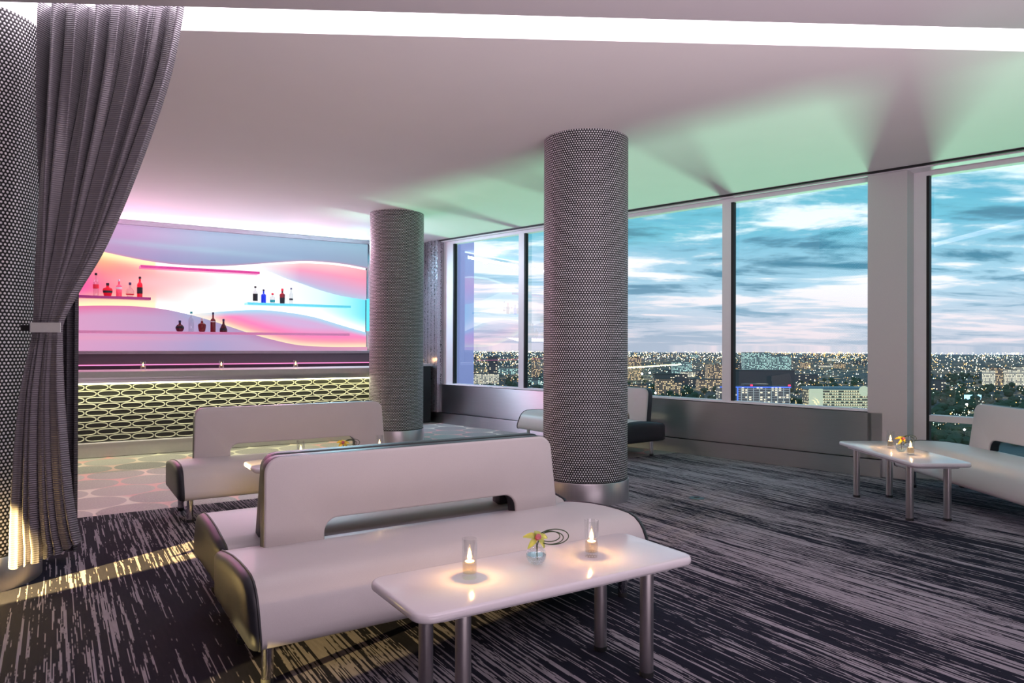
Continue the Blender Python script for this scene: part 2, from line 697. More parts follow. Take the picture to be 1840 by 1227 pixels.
# windows
GO = .15
BAYS = [(0.0, 1.98), (1.98, 3.92), (3.92, 5.86), (5.86, 7.80)]
SILL = .73
HEAD = 3.49
for i, (s0, s1) in enumerate(BAYS):
    w = bpy.data.objects.new('window_%d' % (i + 1), None)
    COL.objects.link(w)
    struct(w)
    fr = MB()
    wl, wr = (.16 if i == 0 else .065), (.065 if i < 3 else .05)
    wbox(fr, s0 - (.12 if i == 0 else 0), s0 + wl, GO - .05, GO + .06, SILL, HEAD)
    wbox(fr, s1 - wr, s1, GO - .05, GO + .06, SILL, HEAD)
    wbox(fr, s0 + wl, s1 - wr, GO - .05, GO + .06, HEAD - .05, HEAD)
    wbox(fr, s0 + wl, s1 - wr, GO - .05, GO + .06, SILL, SILL + .03)
    fr.build('window_frame', M['white_metal'], w, smooth=0)
    ga = MB()
    wbox(ga, s0 + wl, s0 + wl + .035, GO - .052, GO + .02, SILL + .03, HEAD - .05)
    ga.build('gasket', M['black'], w, smooth=0)
    pn = MB()
    a, b = WL(s0 + wl, GO + .03), WL(s1 - wr, GO + .03)
    pn.add([(a[0], a[1], SILL), (b[0], b[1], SILL), (b[0], b[1], HEAD), (a[0], a[1], HEAD)], [(0, 1, 2, 3)])
    pn.build('pane', M['glass'], w, smooth=0)
# full-height bays right of the pillar, set a little deeper
GO2 = .30
EDGES = [8.12, 10.2, 12.1, 14.0, 15.9]
for i, (s0, s1) in enumerate(zip(EDGES, EDGES[1:])):
    w = bpy.data.objects.new('window_%d' % (i + 5), None)
    COL.objects.link(w)
    struct(w)
    fr = MB()
    wl = .13 if i == 0 else .06
    wbox(fr, s0, s0 + wl, GO2 - .06, GO2 + .06, 0, HEAD)
    wbox(fr, s1 - .06, s1, GO2 - .06, GO2 + .06, 0, HEAD)
    wbox(fr, s0 + wl, s1 - .06, GO2 - .06, GO2 + .06, HEAD - .05, HEAD)
    wbox(fr, s0 + wl, s1 - .06, GO2 - .06, GO2 + .06, .655, .725)
    wbox(fr, s0 + wl, s1 - .06, GO2 - .06, GO2 + .06, 0, .10)
    fr.build('window_frame', M['white_metal'], w, smooth=0)
    ga = MB()
    wbox(ga, s0 + wl, s0 + wl + .03, GO2 - .062, GO2 + .02, .10, HEAD - .05)
    ga.build('gasket', M['black'], w, smooth=0)
    for z0, z1 in ((.725, HEAD), (.10, .655)):
        pn = MB()
        a, b = WL(s0 + wl, GO2 + .03), WL(s1 - .06, GO2 + .03)
        pn.add([(a[0], a[1], z0), (b[0], b[1], z0), (b[0], b[1], z1), (a[0], a[1], z1)], [(0, 1, 2, 3)])
        pn.build('pane', M['glass'], w, smooth=0)
# head: black shadow gap and white strip above the glass
mb = MB()
wbox(mb, -.12, SMAX, -.02, .015, CEIL - .022, CEIL + .01)
struct(mb.build('trim_3', M['black'], smooth=0))
mb = MB()
wbox(mb, -.12, SMAX, .015, .45, HEAD, CEIL + .01)
struct(mb.build('trim_4', M['white_metal'], smooth=0))
# brushed steel wainscot under the windows with plinth
mb = MB()
wbox(mb, -.12, 7.86, 0., .34, 0, SILL)
struct(mb.build('wall_window', M['metal_h'], smooth=0))
mb = MB()
wbox(mb, -.42, 7.86, -.07, -.002, 0, .20)
struct(mb.build('baseboard_window', M['metal_h'], smooth=0))
# exterior fin outside the first pane, its lilac lighting put into the emission
mb = MB()
wbox(mb, -.80, -.40, .75, 1.15, -2, 4.2)
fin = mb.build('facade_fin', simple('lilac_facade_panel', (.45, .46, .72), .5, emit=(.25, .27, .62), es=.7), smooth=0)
struct(fin)
# square pillar
pil = thing('pillar', 'square white pillar standing between the wide windows', 'pillar', (*WL(7.70, 0), 0), WROT)
MB().box(0, .42, .0, .34, 0, HEAD).build('casing', M['pillar'], pil, smooth=0)
pil.scale = (1, 1, 1)


# ------------------------------------------------------------------ columns
def column(name, x, y, label, mat):
    t = thing(name, label, 'column', (x, y, 0), 0, None)
    MB().lathe([(.415, .21), (.415, CEIL)], 128, cap=False).build('tiled_shaft', mat, t)
    MB().lathe([(.418, .205), (.420, .212), (.415, .216)], 96, cap=False).build('tile_edge', M['black'], t)
    MB().lathe([(.428, 0), (.428, .198), (.424, .206), (.41, .206)], 96, cap=False).build('metal_base', M['metal_base'], t)
    return t


column('column', 4.43, 5.576, 'large round column of white penny tiles right behind the double sofa', M['tile'])
column('column', 4.47, 10.32, 'round penny tile column standing farther back beside the bar', M['tile_far'])
column('column', -.49, 5.65, 'round penny tile column at the left behind the tied curtain', M['tile'])


# ------------------------------------------------------------------ sofas
def make_sofa(label, group):
    t = thing('sofa', label, 'sofa', (0, 0, 0), 0, group)
    D = .4275
    prof = [(.0, .225), (.0, .40), (.008, .422), (.03, .436), (.15, .456), (.29, .475), (.45, .486), (.58, .488), (.66, .484),
            (.715, .470), (.755, .445), (.785, .412), (.805, .375), (.825, .33), (.845, .28), (.853, .245), (.848, .222), (.83, .212), (.02, .212)]
    ring = lambda x, k=1., cy=.43, cz=.345: [(x, D - (cy + (d - cy) * k), cz + (z - cz) * k) for d, z in prof]
    HX = 1.10
    mb = MB()
    xs = [-HX + 2 * HX * i / 12 for i in range(13)]
    mb.grid([ring(x) for x in xs], closed_u=True)
    mb.build('seat', M['vinyl'], t, smooth=50)
    for sg in (-1, 1):
        mb = MB()
        rows = [ring(sg * HX, 1.0), ring(sg * (HX + .012), 1.004), ring(sg * (HX + .028), .985), ring(sg * (HX + .042), .93),
                ring(sg * (HX + .05), .80), ring(sg * (HX + .054), .5), ring(sg * (HX + .055), .02)]
        if sg < 0:
            rows = [list(reversed(r)) for r in rows]
        mb.grid(rows, closed_u=True)
        mb.build('end_panel', M['leather'], t, smooth=60)
        pp = MB()
        pp.tube(ring(sg * (HX + .004), 1.004), .006, 6, closed=True)
        pp.build('piping', M['leather'], t)
    # backrest: arch outline with a long slot above the seat
    HB, HC, z0, zt, zc = .915, .61, .445, .905, .562
    R, r = .085, .075
    o = [(-HB - .012, z0)]
    for i in range(9):
        q = PI - PI / 2 * i / 8
        o.append((-HB + R + R * math.cos(q), zt - R + R * math.sin(q)))
    for i in range(9):
        q = PI / 2 - PI / 2 * i / 8
        o.append((HB - R + R * math.cos(q), zt - R + R * math.sin(q)))
    o += [(HB + .012, z0), (HC, z0)]
    for i in range(7):
        q = PI / 2 * i / 6
        o.append((HC - r + r * math.cos(q), zc - r + r * math.sin(q)))
    for i in range(7):
        q = PI / 2 + PI / 2 * i / 6
        o.append((-HC + r + r * math.cos(q), zc - r + r * math.sin(q)))
    o.append((-HC, z0))
    sh = lambda c: (c.z - .45) * .13
    yf = D - .685 + .43 - .43
    yf = -(.685 - D) + .0 if False else D - .17
    # front face .685 m behind the seat front  ->  local y
    yf = -D + .685
    bm_build('backrest', prism_bm(o, yf, yf + .016, .013, 0, 3, sh), M['vinyl'], t, 50)
    bm_build('backrest_shell', prism_bm(o, yf + .0165, yf + .115, .003, .022, 3, sh), M['leather'], t, 50)
    for sx in (-1, 1):
        for sy in (-1, 1):
            lg = MB().lathe([(.026, .025), (.026, .235)], 24, (sx * 1.035, sy * .2575, 0)).build('leg', M['chrome'], t)
            MB().lathe([(.027, 0), (.028, .02), (.026, .026)], 24, (sx * 1.035, sy * .2575, 0)).build('foot', M['rubber'], lg)
    return t


SG = None
sofa = make_sofa('white sofa with black ends in front, facing the nearest white table', SG)
sofa.location = (1.835, 3.5075, 0)
dup(sofa, (1.87, 4.385, 0), PI, 'white sofa backed against the front sofa, facing the bar')
dup(sofa, (2.00, 6.79, 0), 0, 'white sofa by the bar on the carpet edge, seen before the oval-patterned counter')
dup(sofa, (6.53, 8.20, 0), math.radians(-86), 'white sofa half hidden behind the big column, by the steel window ledge')
sx, sy = LD(4.55, 6.60)
dup(sofa, (sx, sy, 0), math.radians(-122.6), 'white sofa at the right edge by the full-height window')


# ------------------------------------------------------------------ tables
def make_table(label):
    t = thing('coffee_table', label, 'table')
    bm_build('tabletop', prism_bm(round_rect(-.705, .705, -.258, .258, .075, 10), .492, .53, .014, .016, 4, axis='z'), M['tabletop'], t, 50)
    bm_build('apron', prism_bm(round_rect(-.62, .62, -.2, .2, .05, 6), .470, .4918, 0, 0, axis='z'), M['white_metal'], t, 50)
    for sx in (-1, 1):
        for sy in (-1, 1):
            lg = MB().lathe([(.031, .022), (.031, .470)], 28, (sx * .475, sy * .163, 0)).build('leg', M['metal_v'], t)
            MB().lathe([(.032, 0), (.033, .018), (.031, .023)], 24, (sx * .475, sy * .163, 0)).build('foot', M['rubber'], lg)
    return t


tab = make_table('white rectangular table on steel legs in the foreground')
tab.location = (1.80, 2.575, 0)
dup(tab, (2.02, 5.98, 0), 0, 'white table between the bar sofa and the double sofa, mostly hidden')
t4 = LD(3.60, 6.65)
dup(tab, (*t4, 0), PI / 2 - YAW, 'white table on steel legs at the right before the full-height window')


# ------------------------------------------------------------------ candles, vases, flowers
def make_candle(label, h=.165, r=.033):
    t = thing('candle_glass', label, 'candle')
    g = MB()
    g.lathe([(r * .90, 0), (r * .93, .006), (r, h), (r * .95, h), (r * .90, .022), (.0005, .020)], 32, cap=True)
    g.build('tumbler', M['clear'], t)
    hh = h * .40
    w = MB()
    w.lathe([(.0005, .0235), (r * .84, .0235), (r * .87, hh), (.0005, hh)], 24, cap=False).build('oil', M['oil'], t)
    w = MB()
    w.lathe([(.0005, hh + .0004), (r * .55, hh + .0004), (r * .58, hh + .004), (.0005, hh + .005)], 20, cap=False).build('float_disc', M['wax'], t)
    f = MB()
    b = hh + .0055
    f.lathe([(.001, b), (.008, b + .008), (.0105, b + .018), (.0068, b + .032), (.0008, b + .054)], 14)
    f.build('flame', M['candle_flame'], t)
    return t


LAMPS = []


def candle_lamp(x, y, z, e=1.2):
    li = bpy.data.lights.new('candle_light', 'POINT')
    li.energy = e
    li.color = (1., .56, .20)
    li.shadow_soft_size = .003
    o = bpy.data.objects.new('candle_light', li)
    COL.objects.link(o)
    o.location = (x, y, z)


CG = None
cand = make_candle('lit candle glass on the foreground table, left of the orchid vase')
cand.location = (1.46, 2.605, .5301)
spots = [(2.085, 2.575, .5301, 'lit candle glass on the foreground table, right of the orchid vase'),
         (1.74, 6.0, .5301, 'candle glass on the hidden middle table, left of its orchid'),
         (2.44, 6.0, .5301, 'candle glass on the hidden middle table, right of its orchid'),
         (6.72, 3.80, .5301, 'lit candle glass on the right table, farther of the two'),
         (6.46, 3.47, .5301, 'lit candle glass on the right table, nearer of the two')]
candle_lamp(1.46, 2.605, .6215, 2.6)
for x, y, z, l in spots:
    dup(cand, (x, y, z), 0, l)
    candle_lamp(x, y, z + .0914, 2.6)
bc = make_candle('lit candle on the bar counter nearest the curtain', .125, .036)
bc.location = (1.02, 10.98, 1.1351)
for x, y, l in [(2.03, 10.98, 'lit candle in the middle of the bar counter'), (3.10, 10.98, 'lit candle on the bar counter nearest the tiled column')]:
    dup(bc, (x, y, 1.1351), 0, l)
    candle_lamp(x, y, 1.2095, .8)
candle_lamp(1.02, 10.98, 1.2095, .8)
dup(bc, (6.02, 12.62, 1.1351), 0, 'lit candle on the black cabinet before the mirror mosaic')
candle_lamp(6.02, 12.62, 1.2095, .8)

M['petal'] = simple('orchid_petal', (.48, .52, .12), .5, var=.15, scale=60, **{'Subsurface Weight': .2})
M['petal_y'] = simple('orchid_petal_yellow', (.75, .58, .06), .5, var=.15, scale=60)
M['lip'] = simple('orchid_lip', (.45, .10, .13), .5, var=.3, scale=120)
M['grass'] = simple('bear_grass', (.035, .06, .025), .5, var=.2)


def make_vase(label):
    t = thing('bowl_vase', label, 'vase')
    R = .047
    pts = []
    for i in range(17):
        a = -PI / 2 + .42 + (PI - .42 - .42) * i / 16
        pts.append((R * math.cos(a), R * .96 + R * .96 * math.sin(a)))
    base = pts[0][1]
    pts = [(r, z - base) for r, z in pts]
    pts += [(pts[-1][0] + .004, pts[-1][1] + .008)]
    MB().lathe([(.001, 0)] + pts, 40, cap=False).build('bowl', M['clear'], t)
    w = [(r * .93, z + .003) for r, z in pts if z < .045]
    MB().lathe([(.001, .003)] + w + [(.001, w[-1][1])], 32, cap=False).build('water', M['water'], t)
    return t


def make_orchid(label, pm):
    t = thing('orchid', label, 'flower')
    # petals: five pointed cupped blades around the flower axis
    ax = Vector((-.25, -.85, .45)).normalized()
    e1 = ax.cross(Vector((0, 0, 1))).normalized()
    e2 = e1.cross(ax)
    c0 = Vector((0, 0, .118))
    for ang, L, W in ((100, .046, .015), (22, .058, .014), (172, .060, .013), (-38, .050, .013), (222, .050, .013)):
        a = math.radians(ang)
        d = e1 * math.cos(a) + e2 * math.sin(a)
        n = ax.cross(d)
        rows = []
        for i in range(9):
            u = i / 8
            w = W * math.sin(PI * (u * .86 + .1)) ** .8
            row = []
            for j in range(5):
                v = (j - 2) / 2
                row.append(c0 + d * (L * u) + n * (w * v) + ax * (.016 * math.sin(u * 2.9) - .024 * u * u + .007 * v * v) - Vector((0, 0, .012 * u * u)))
            rows.append(row)
        mb = MB()
        mb.grid(rows)
        mb.build('petal', pm, t, smooth=70)
    mb = MB()
    pr = [(.0006, 0), (.007, .004), (.011, .013), (.009, .026), (.013, .036), (.005, .040), (.0006, .040)]
    rot = ax.to_track_quat('Z', 'Y')
    mb.lathe(pr, 14)
    mb.v = [tuple(c0 + rot @ Vector(p) - e2 * .004) for p in mb.v]
    mb.build('lip', M['lip'], t, smooth=70)
    mb = MB()
    mb.tube([(0.006, 0.0, .020), (.004, 0, .06), (.002, .002, .095), tuple(c0)], .0022, 6)
    mb.build('stem', M['grass'], t)
    for k, (rx, rz, tilt, ph) in enumerate(((.056, .026, .25, 0), (.068, .033, .1, .1), (.048, .021, .45, -.12))):
        pts = []
        for i in range(41):
            a = PI + 2 * PI * i / 40 * .98
            x = .012 + rx + rx * math.cos(a)
            z = rz * math.sin(a)
            pts.append((x * C_ , -x * S_ * .9 + z * tilt, .112 + z + .004 * k + .12 * x * .5))
        pts = [(0.004, .0, .04), (.006, 0, .08)] + pts
        mb = MB()
        mb.tube(pts, .0024, 6)
        mb.build('grass_loop', M['grass'], t)
    return t


vase = make_vase('small round glass bowl vase with water on the foreground table')
vase.location = (1.80, 2.61, .5301)
dup(vase, (2.10, 5.99, .5301), 0, 'small round glass bowl vase on the hidden middle table')
dup(vase, (6.56, 3.61, .5301), 0, 'small round glass bowl vase on the right table')
orc = make_orchid('green orchid with pink lip and looped grass in the foreground bowl vase', M['petal'])
orc.location = (1.80, 2.61, .5301)
oy = make_orchid('yellow orchid with looped grass in the right table bowl vase', M['petal_y'])
oy.location = (6.56, 3.61, .5301)
dup(oy, (2.10, 5.99, .5301), 0, 'yellow orchid in the hidden middle table bowl vase')

# ------------------------------------------------------------------ bar
BAR0, BAR1 = -2.4, 4.75
bar = thing('bar_counter', 'long bar counter with backlit oval-ring front panel and steel plinth', 'bar counter', (0, 10.85, 0))
MB().box(BAR0, BAR1, -.16, .75, 1.06, 1.135).build('countertop', simple('pale_stone_top', (.55, .53, .52), .3), bar, smooth=0)
MB().box(BAR0, BAR1, -.10, .55, .985, 1.0595).build('apron', M['metal_h'], bar, smooth=0)
MB().box(BAR0, BAR1, -.145, -.105, 1.035, 1.0595).build('rail', M['metal_h'], bar, smooth=0)
MB().box(BAR0, BAR1, -.085, -.03, .968, .9845).build('light_strip', M['under_led'], bar, smooth=0)
M['bar_black'] = simple('bar_black_panel', (.025, .026, .022), .4)
M['bar_ring'] = simple('bar_ring_moulding', (.55, .54, .47), .4)
MB().box(BAR0, BAR1, .03, .5, .2, .967).build('front_panel', M['bar_black'], bar, smooth=0)
mb = MB()
PX, PZ = .272, .0835
nrow = 9
for r in range(nrow):
    zc = .213 + PZ * (r + .5)
    x = BAR0 + .15 + (PX / 2 if r % 2 else 0)
    while x < BAR1 - .13:
        hw, hh = PX * .462, PZ * .43
        if x > -.6:
            pts = []
            for i in range(28):
                a = 2 * PI * i / 28
                ca, sa = math.cos(a), math.sin(a)
                ex = abs(ca) ** .70 * (1 if ca >= 0 else -1)
                ez = abs(sa) ** .85 * (1 if sa >= 0 else -1)
                pts.append((x + hw * ex, .020, zc + hh * ez))
            mb.tube(pts, .0075, 6, closed=True)
        x += PX
mb.build('oval_rings', M['bar_ring'], bar, smooth=50)
MB().box(BAR0, BAR1, -.0, .5, 0.006, .198).build('kickplate', simple('kick_steel', (.5, .49, .45), .4, .7), bar, smooth=0)
MB().box(BAR0, BAR1, -.012, .03, .186, .2).build('plinth_edge', M['white_metal'], bar, smooth=0)

cab = thing('service_cabinet', 'black cabinet with pale top in the corner before the mirror mosaic', 'cabinet', (5.72, 12.72, 0))
MB().box(-.40, .40, -.25, .25, .03, 1.09).build('cabinet_body', M['black_gloss'], cab, smooth=0)
MB().box(-.37, .37, -.22, .22, 0, .0295).build('plinth', M['black'], cab, smooth=0)
MB().box(-.43, .42, -.28, .26, 1.0905, 1.135).build('cabinet_top', simple('grey_top', (.45, .42, .46), .35), cab, smooth=0)

# back counter below the feature wall
bb = thing('back_counter', 'mauve back bar ledge running below the glowing wall', 'counter', (0, 12.95, 0))
MB().box(BAR0, 5.08, -.25, .3, 0.0, 1.34).build('counter_body', simple('mauve_panel', (.20, .14, .19), .5), bb, smooth=0)
MB().box(BAR0, 5.08, -.28, .3, 1.3405, 1.385).build('ledge', simple('mauve_ledge', (.50, .42, .50), .4), bb, smooth=0)
MB().box(BAR0, 5.08, -.262, -.2505, 1.16, 1.175).build('light_line', emis('pink_line_led', (1., .25, .55), 1.6), bb, smooth=0)
MB().box(BAR0, 5.08, -.256, -.2505, 1.05, 1.158).build('lower_panel', simple('plum_panel', (.10, .05, .09), .5), bb, smooth=0)

# ------------------------------------------------------------------ glowing feature wall
A = [(-3, 3.2), (.0, 3.10), (.33, 3.035), (.614, 2.978), (.923, 2.922), (1.292, 2.866), (1.699, 2.835), (2.068, 2.836), (2.394, 2.853), (2.674, 2.881), (3.047, 2.933),
     (3.402, 2.983), (3.706, 3.02), (3.955, 3.039), (4.274, 3.043), (4.634, 3.027), (5.08, 2.975)]
Bc = [(2.95, 2.93), (3.105, 2.858), (3.312, 2.785), (3.553, 2.699), (3.861, 2.612), (4.177, 2.516), (4.568, 2.429), (5.08, 2.365)]
Cc = [(-3, 1.9), (-1, 2.03), (.245, 2.086), (.521, 2.104), (.851, 2.114), (1.094, 2.112), (1.342, 2.097), (1.57, 2.069), (1.725, 2.039), (1.988, 1.979), (2.257, 1.903),
      (2.533, 1.814), (2.816, 1.719), (3.105, 1.631), (3.402, 1.556), (3.645, 1.504), (3.861, 1.476), (4.177, 1.46), (4.502, 1.453), (5.08, 1.456)]
Dc = [(1.9, 1.995), (2.068, 2.022), (2.285, 2.05), (2.533, 2.076), (2.759, 2.097), (2.96, 2.108), (3.193, 2.111), (3.402, 2.098), (3.645, 2.073), (3.861, 2.044),
      (4.114, 1.996), (4.339, 1.934), (4.667, 1.843), (5.08, 1.735)]
fw = thing('feature_wall', 'glowing pink, white and cyan wall of layered wave panels behind the bar', 'wall panel', (0, BACK, 0))


def wave(name, x0, x1, nx, nz, lo, hi, y, colf, strength, base=None, thick=0.):  # colf paints LED glow and its falloff into the vertex colours
    mb = MB()
    cols = []
    rows = []
    for j in range(nz + 1):
        row = []
        for i in range(nx + 1):
            x = lerp(x0, x1, i / nx)
            a, b = lo(x), hi(x)
            b = max(b, a + .002)
            z = lerp(a, b, j / nz)
            row.append((x, y, z))
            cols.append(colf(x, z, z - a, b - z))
        rows.append(row)
    mb.grid(rows)
    n0 = len(mb.v)
    if thick:
        edge = []
        for j in (0, nz):
            r0 = rows[j]
            r1 = [(p[0], p[1] + thick, p[2]) for p in r0]
            mb.grid([r0, r1] if j == 0 else [r1, r0])
            c = cols[j * (nx + 1):(j + 1) * (nx + 1)]
            edge += c + c
        cols += edge
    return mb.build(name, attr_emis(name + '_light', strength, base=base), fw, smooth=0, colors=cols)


def sat(c, k):
    return tuple(q * k for q in c)


def mixc(a, b, t):
    t = max(0., min(1., t))
    return tuple(lerp(p, q, t) for p, q in zip(a, b))


XC = [(-1.5, (1., .06, .40)), (.3, (1., .08, .38)), (.65, (1., .16, .30)), (1.0, (1., .30, .33)), (1.45, (1., .46, .46)), (2.0, (1., .68, .66)), (2.6, (1., .97, 1.)), (3.4, (1., 1., 1.)),
      (4.2, (.75, .97, 1.)), (4.7, (.40, .90, 1.)), (5.1, (.15, .75, .95))]


def lightbox(x, z, lo, hi):  # glow along the wave panel edges is painted into this colour
    c = interp(XC, x)
    up = spline(A, x) - z            # distance below the upper panel
    dn = z - max(spline(Cc, x), spline(Dc, x) if x > 1.9 else -9)
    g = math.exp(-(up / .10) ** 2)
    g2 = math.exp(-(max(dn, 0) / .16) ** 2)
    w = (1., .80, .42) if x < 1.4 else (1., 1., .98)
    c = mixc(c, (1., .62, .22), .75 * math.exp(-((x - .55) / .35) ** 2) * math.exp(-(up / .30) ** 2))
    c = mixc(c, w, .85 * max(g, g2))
    # white heart of the wall
    cw = math.exp(-((x - 2.45) / .70) ** 2 - ((z - 2.28) / .25) ** 2)
    c = mixc(c, (1.1, 1.1, 1.1), cw * 1.0)
    # faint pink veil below the top shelf
    pv = math.exp(-((x - 1.55) / .7) ** 2 - ((z - 2.52) / .10) ** 2)
    c = mixc(c, (1., .55, .60), .5 * pv)
    k = 1.0 + .3 * max(g, g2)
    return sat(c, k)


wave('light_box', -2.3, 5.08, 150, 44, lambda x: 1.42, lambda x: 3.25, -.01, lightbox, 1.12)


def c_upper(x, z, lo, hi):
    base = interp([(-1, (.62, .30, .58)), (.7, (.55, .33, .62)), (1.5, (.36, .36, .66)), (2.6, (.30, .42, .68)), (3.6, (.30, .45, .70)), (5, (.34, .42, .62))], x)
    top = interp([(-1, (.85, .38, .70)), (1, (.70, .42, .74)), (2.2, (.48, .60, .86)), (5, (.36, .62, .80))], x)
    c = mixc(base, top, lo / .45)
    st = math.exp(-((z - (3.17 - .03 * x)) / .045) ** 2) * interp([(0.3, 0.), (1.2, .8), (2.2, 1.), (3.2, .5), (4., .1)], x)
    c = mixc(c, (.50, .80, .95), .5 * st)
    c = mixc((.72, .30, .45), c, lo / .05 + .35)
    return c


def c_right(x, z, lo, hi):  # light from the upper panel's edge, painted into the emission
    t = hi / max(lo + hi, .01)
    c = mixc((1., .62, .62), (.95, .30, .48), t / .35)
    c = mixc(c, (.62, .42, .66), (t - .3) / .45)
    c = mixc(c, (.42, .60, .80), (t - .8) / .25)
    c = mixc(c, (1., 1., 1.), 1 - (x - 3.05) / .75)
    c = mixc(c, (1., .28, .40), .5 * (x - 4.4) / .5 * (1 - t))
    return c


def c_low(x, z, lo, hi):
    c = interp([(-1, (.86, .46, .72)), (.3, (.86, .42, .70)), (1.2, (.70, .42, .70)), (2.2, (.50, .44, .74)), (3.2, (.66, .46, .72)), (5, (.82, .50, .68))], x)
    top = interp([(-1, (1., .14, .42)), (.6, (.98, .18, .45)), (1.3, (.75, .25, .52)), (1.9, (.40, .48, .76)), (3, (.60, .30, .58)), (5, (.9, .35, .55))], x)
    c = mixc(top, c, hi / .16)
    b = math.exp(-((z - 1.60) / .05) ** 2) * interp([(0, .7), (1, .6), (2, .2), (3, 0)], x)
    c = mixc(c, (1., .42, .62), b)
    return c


def c_rlow(x, z, lo, hi):  # light from the lower panel's edge, painted into the emission
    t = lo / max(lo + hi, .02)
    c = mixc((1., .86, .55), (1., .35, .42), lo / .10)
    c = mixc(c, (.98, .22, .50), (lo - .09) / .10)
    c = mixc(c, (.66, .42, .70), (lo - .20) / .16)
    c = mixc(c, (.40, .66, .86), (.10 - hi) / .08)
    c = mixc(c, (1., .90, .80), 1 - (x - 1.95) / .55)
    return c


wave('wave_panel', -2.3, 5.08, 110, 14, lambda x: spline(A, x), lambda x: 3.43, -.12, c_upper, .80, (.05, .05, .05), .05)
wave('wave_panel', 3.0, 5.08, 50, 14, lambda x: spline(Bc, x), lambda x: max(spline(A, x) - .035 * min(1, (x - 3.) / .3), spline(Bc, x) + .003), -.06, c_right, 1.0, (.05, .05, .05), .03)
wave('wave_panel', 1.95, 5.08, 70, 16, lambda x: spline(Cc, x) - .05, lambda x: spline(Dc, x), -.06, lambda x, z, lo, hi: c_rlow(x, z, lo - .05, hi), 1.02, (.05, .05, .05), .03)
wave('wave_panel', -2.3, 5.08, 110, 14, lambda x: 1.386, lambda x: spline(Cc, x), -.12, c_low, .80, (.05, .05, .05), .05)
mb = MB()
mb.box(-2.3, 5.09, -.20, -.06, 3.43, 3.495)
mb.build('header', simple('header_trim', (.42, .40, .46), .5), fw, smooth=0)
mb = MB()
cols = []
rows = []
for dy, dz in ((-.19, 3.4965), (-.08, 3.4975)):
    row = []
    for i in range(41):
        x = lerp(-2.3, 5.09, i / 40)
        row.append((x, dy, dz))
        cols.append(interp([(-2, (1., .45, .75)), (.6, (1., .55, .85)), (1.8, (.95, .85, 1.)), (3.5, (.75, .95, 1.)), (5.2, (.55, .9, 1.))], x))
    rows.append(row)
mb.grid(rows)
mb.build('header_light', attr_emis('header_led', 9.), fw, smooth=0, colors=cols)
# cyan lit right jamb of the niche
MB().box(5.055, 5.085, -.22, -.13, 1.76, 2.38).build('jamb_light', emis('cyan_led', (.12, .75, .9), 1.2), fw, smooth=0)


# shelves
def shelf(x0, x1, z, mat, label):
    o = MB().box(x0, x1, 12.86, 13.12, z - .042, z).build('wall_shelf', mat, smooth=0)
    return tag(o, label, 'shelf')


shelf(1.15, 3.0, 2.765, M['acrylic_pink'], 'thin pink acrylic wall shelf, empty, highest on the glowing wall')
shelf(-.9, 1.30, 2.25, M['acrylic_plum'], 'plum acrylic wall shelf with five bottles, on the left by the curtain')
shelf(2.80, 4.65, 2.225, M['acrylic_teal'], 'teal acrylic wall shelf with five bottles, on the right of the glowing wall')
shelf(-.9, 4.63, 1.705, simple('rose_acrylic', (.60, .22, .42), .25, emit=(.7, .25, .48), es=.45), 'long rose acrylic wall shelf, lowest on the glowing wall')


# ------------------------------------------------------------------ bottles
def gl(name, col, al=.5):
    return thin_glass(name, col, .06, .35)


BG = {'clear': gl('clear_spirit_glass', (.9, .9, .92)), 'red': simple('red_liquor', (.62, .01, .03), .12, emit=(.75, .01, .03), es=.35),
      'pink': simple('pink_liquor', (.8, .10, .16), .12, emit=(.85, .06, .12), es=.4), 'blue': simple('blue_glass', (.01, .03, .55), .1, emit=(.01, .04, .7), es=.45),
      'dark': simple('dark_liquor', (.10, .006, .016), .1), 'brown': simple('brown_liquor', (.22, .02, .03), .12),
      'smoke': simple('smoke_glass', (.05, .09, .15), .12)}
BM = {'white': simple('white_label', (.75, .68, .72), .6), 'black': simple('black_label', (.012, .012, .018), .5), 'red': simple('red_label', (.7, .02, .05), .5),
      'navy': simple('navy_cap', (.03, .03, .12), .4), 'gold': simple('gold_cap', (.4, .25, .08), .3, .8), 'teal': simple('teal_cap', (.05, .45, .45), .4)}
TALL = [(.036, 0), (.04, .006), (.04, .60), (.034, .66), (.016, .74), (.0145, .90)]
SHOULD = [(.038, 0), (.042, .008), (.042, .55), (.038, .62), (.014, .70), (.013, .88)]
SQUAT = [(.034, 0), (.050, .04), (.062, .30), (.066, .48), (.056, .60), (.022, .68), (.017, .80)]
ROUND = [(.024, 0), (.045, .04), (.062, .25), (.060, .42), (.042, .58), (.018, .66), (.015, .82)]
FLAT = [(.040, 0), (.048, .01), (.050, .30), (.056, .56), (.05, .64), (.02, .70), (.018, .82)]
TAPER = [(.060, 0), (.066, .06), (.060, .25), (.040, .48), (.020, .62), (.015, .80)]


def bottle(x, z, h, prof, body, cap, lab, label, lz=(.15, .4), k=1., n=20):
    t = thing('bottle', label, 'bottle', (x, 12.97, z + .0005))
    P = [(r * k, q * h) for r, q in prof]
    MB().lathe(P, n, sy=.8).build('glass_body', BG[body], t, smooth=35)
    rt, ht = P[-1]
    MB().lathe([(rt * 1.25, ht + .0005), (rt * 1.3, h * .97), (rt * 1.1, h)], 16).build('cap', BM[cap], t)
    if lab:
        zs = [lz[0] * h, (lz[0] + lz[1]) / 2 * h, lz[1] * h]
        tabr = [(q, r) for r, q in P]
        MB().lathe([(interp(tabr, zz) + .0015, zz) for zz in zs], n, cap=False, sy=.8).build('paper_label', BM[lab], t)
    return t


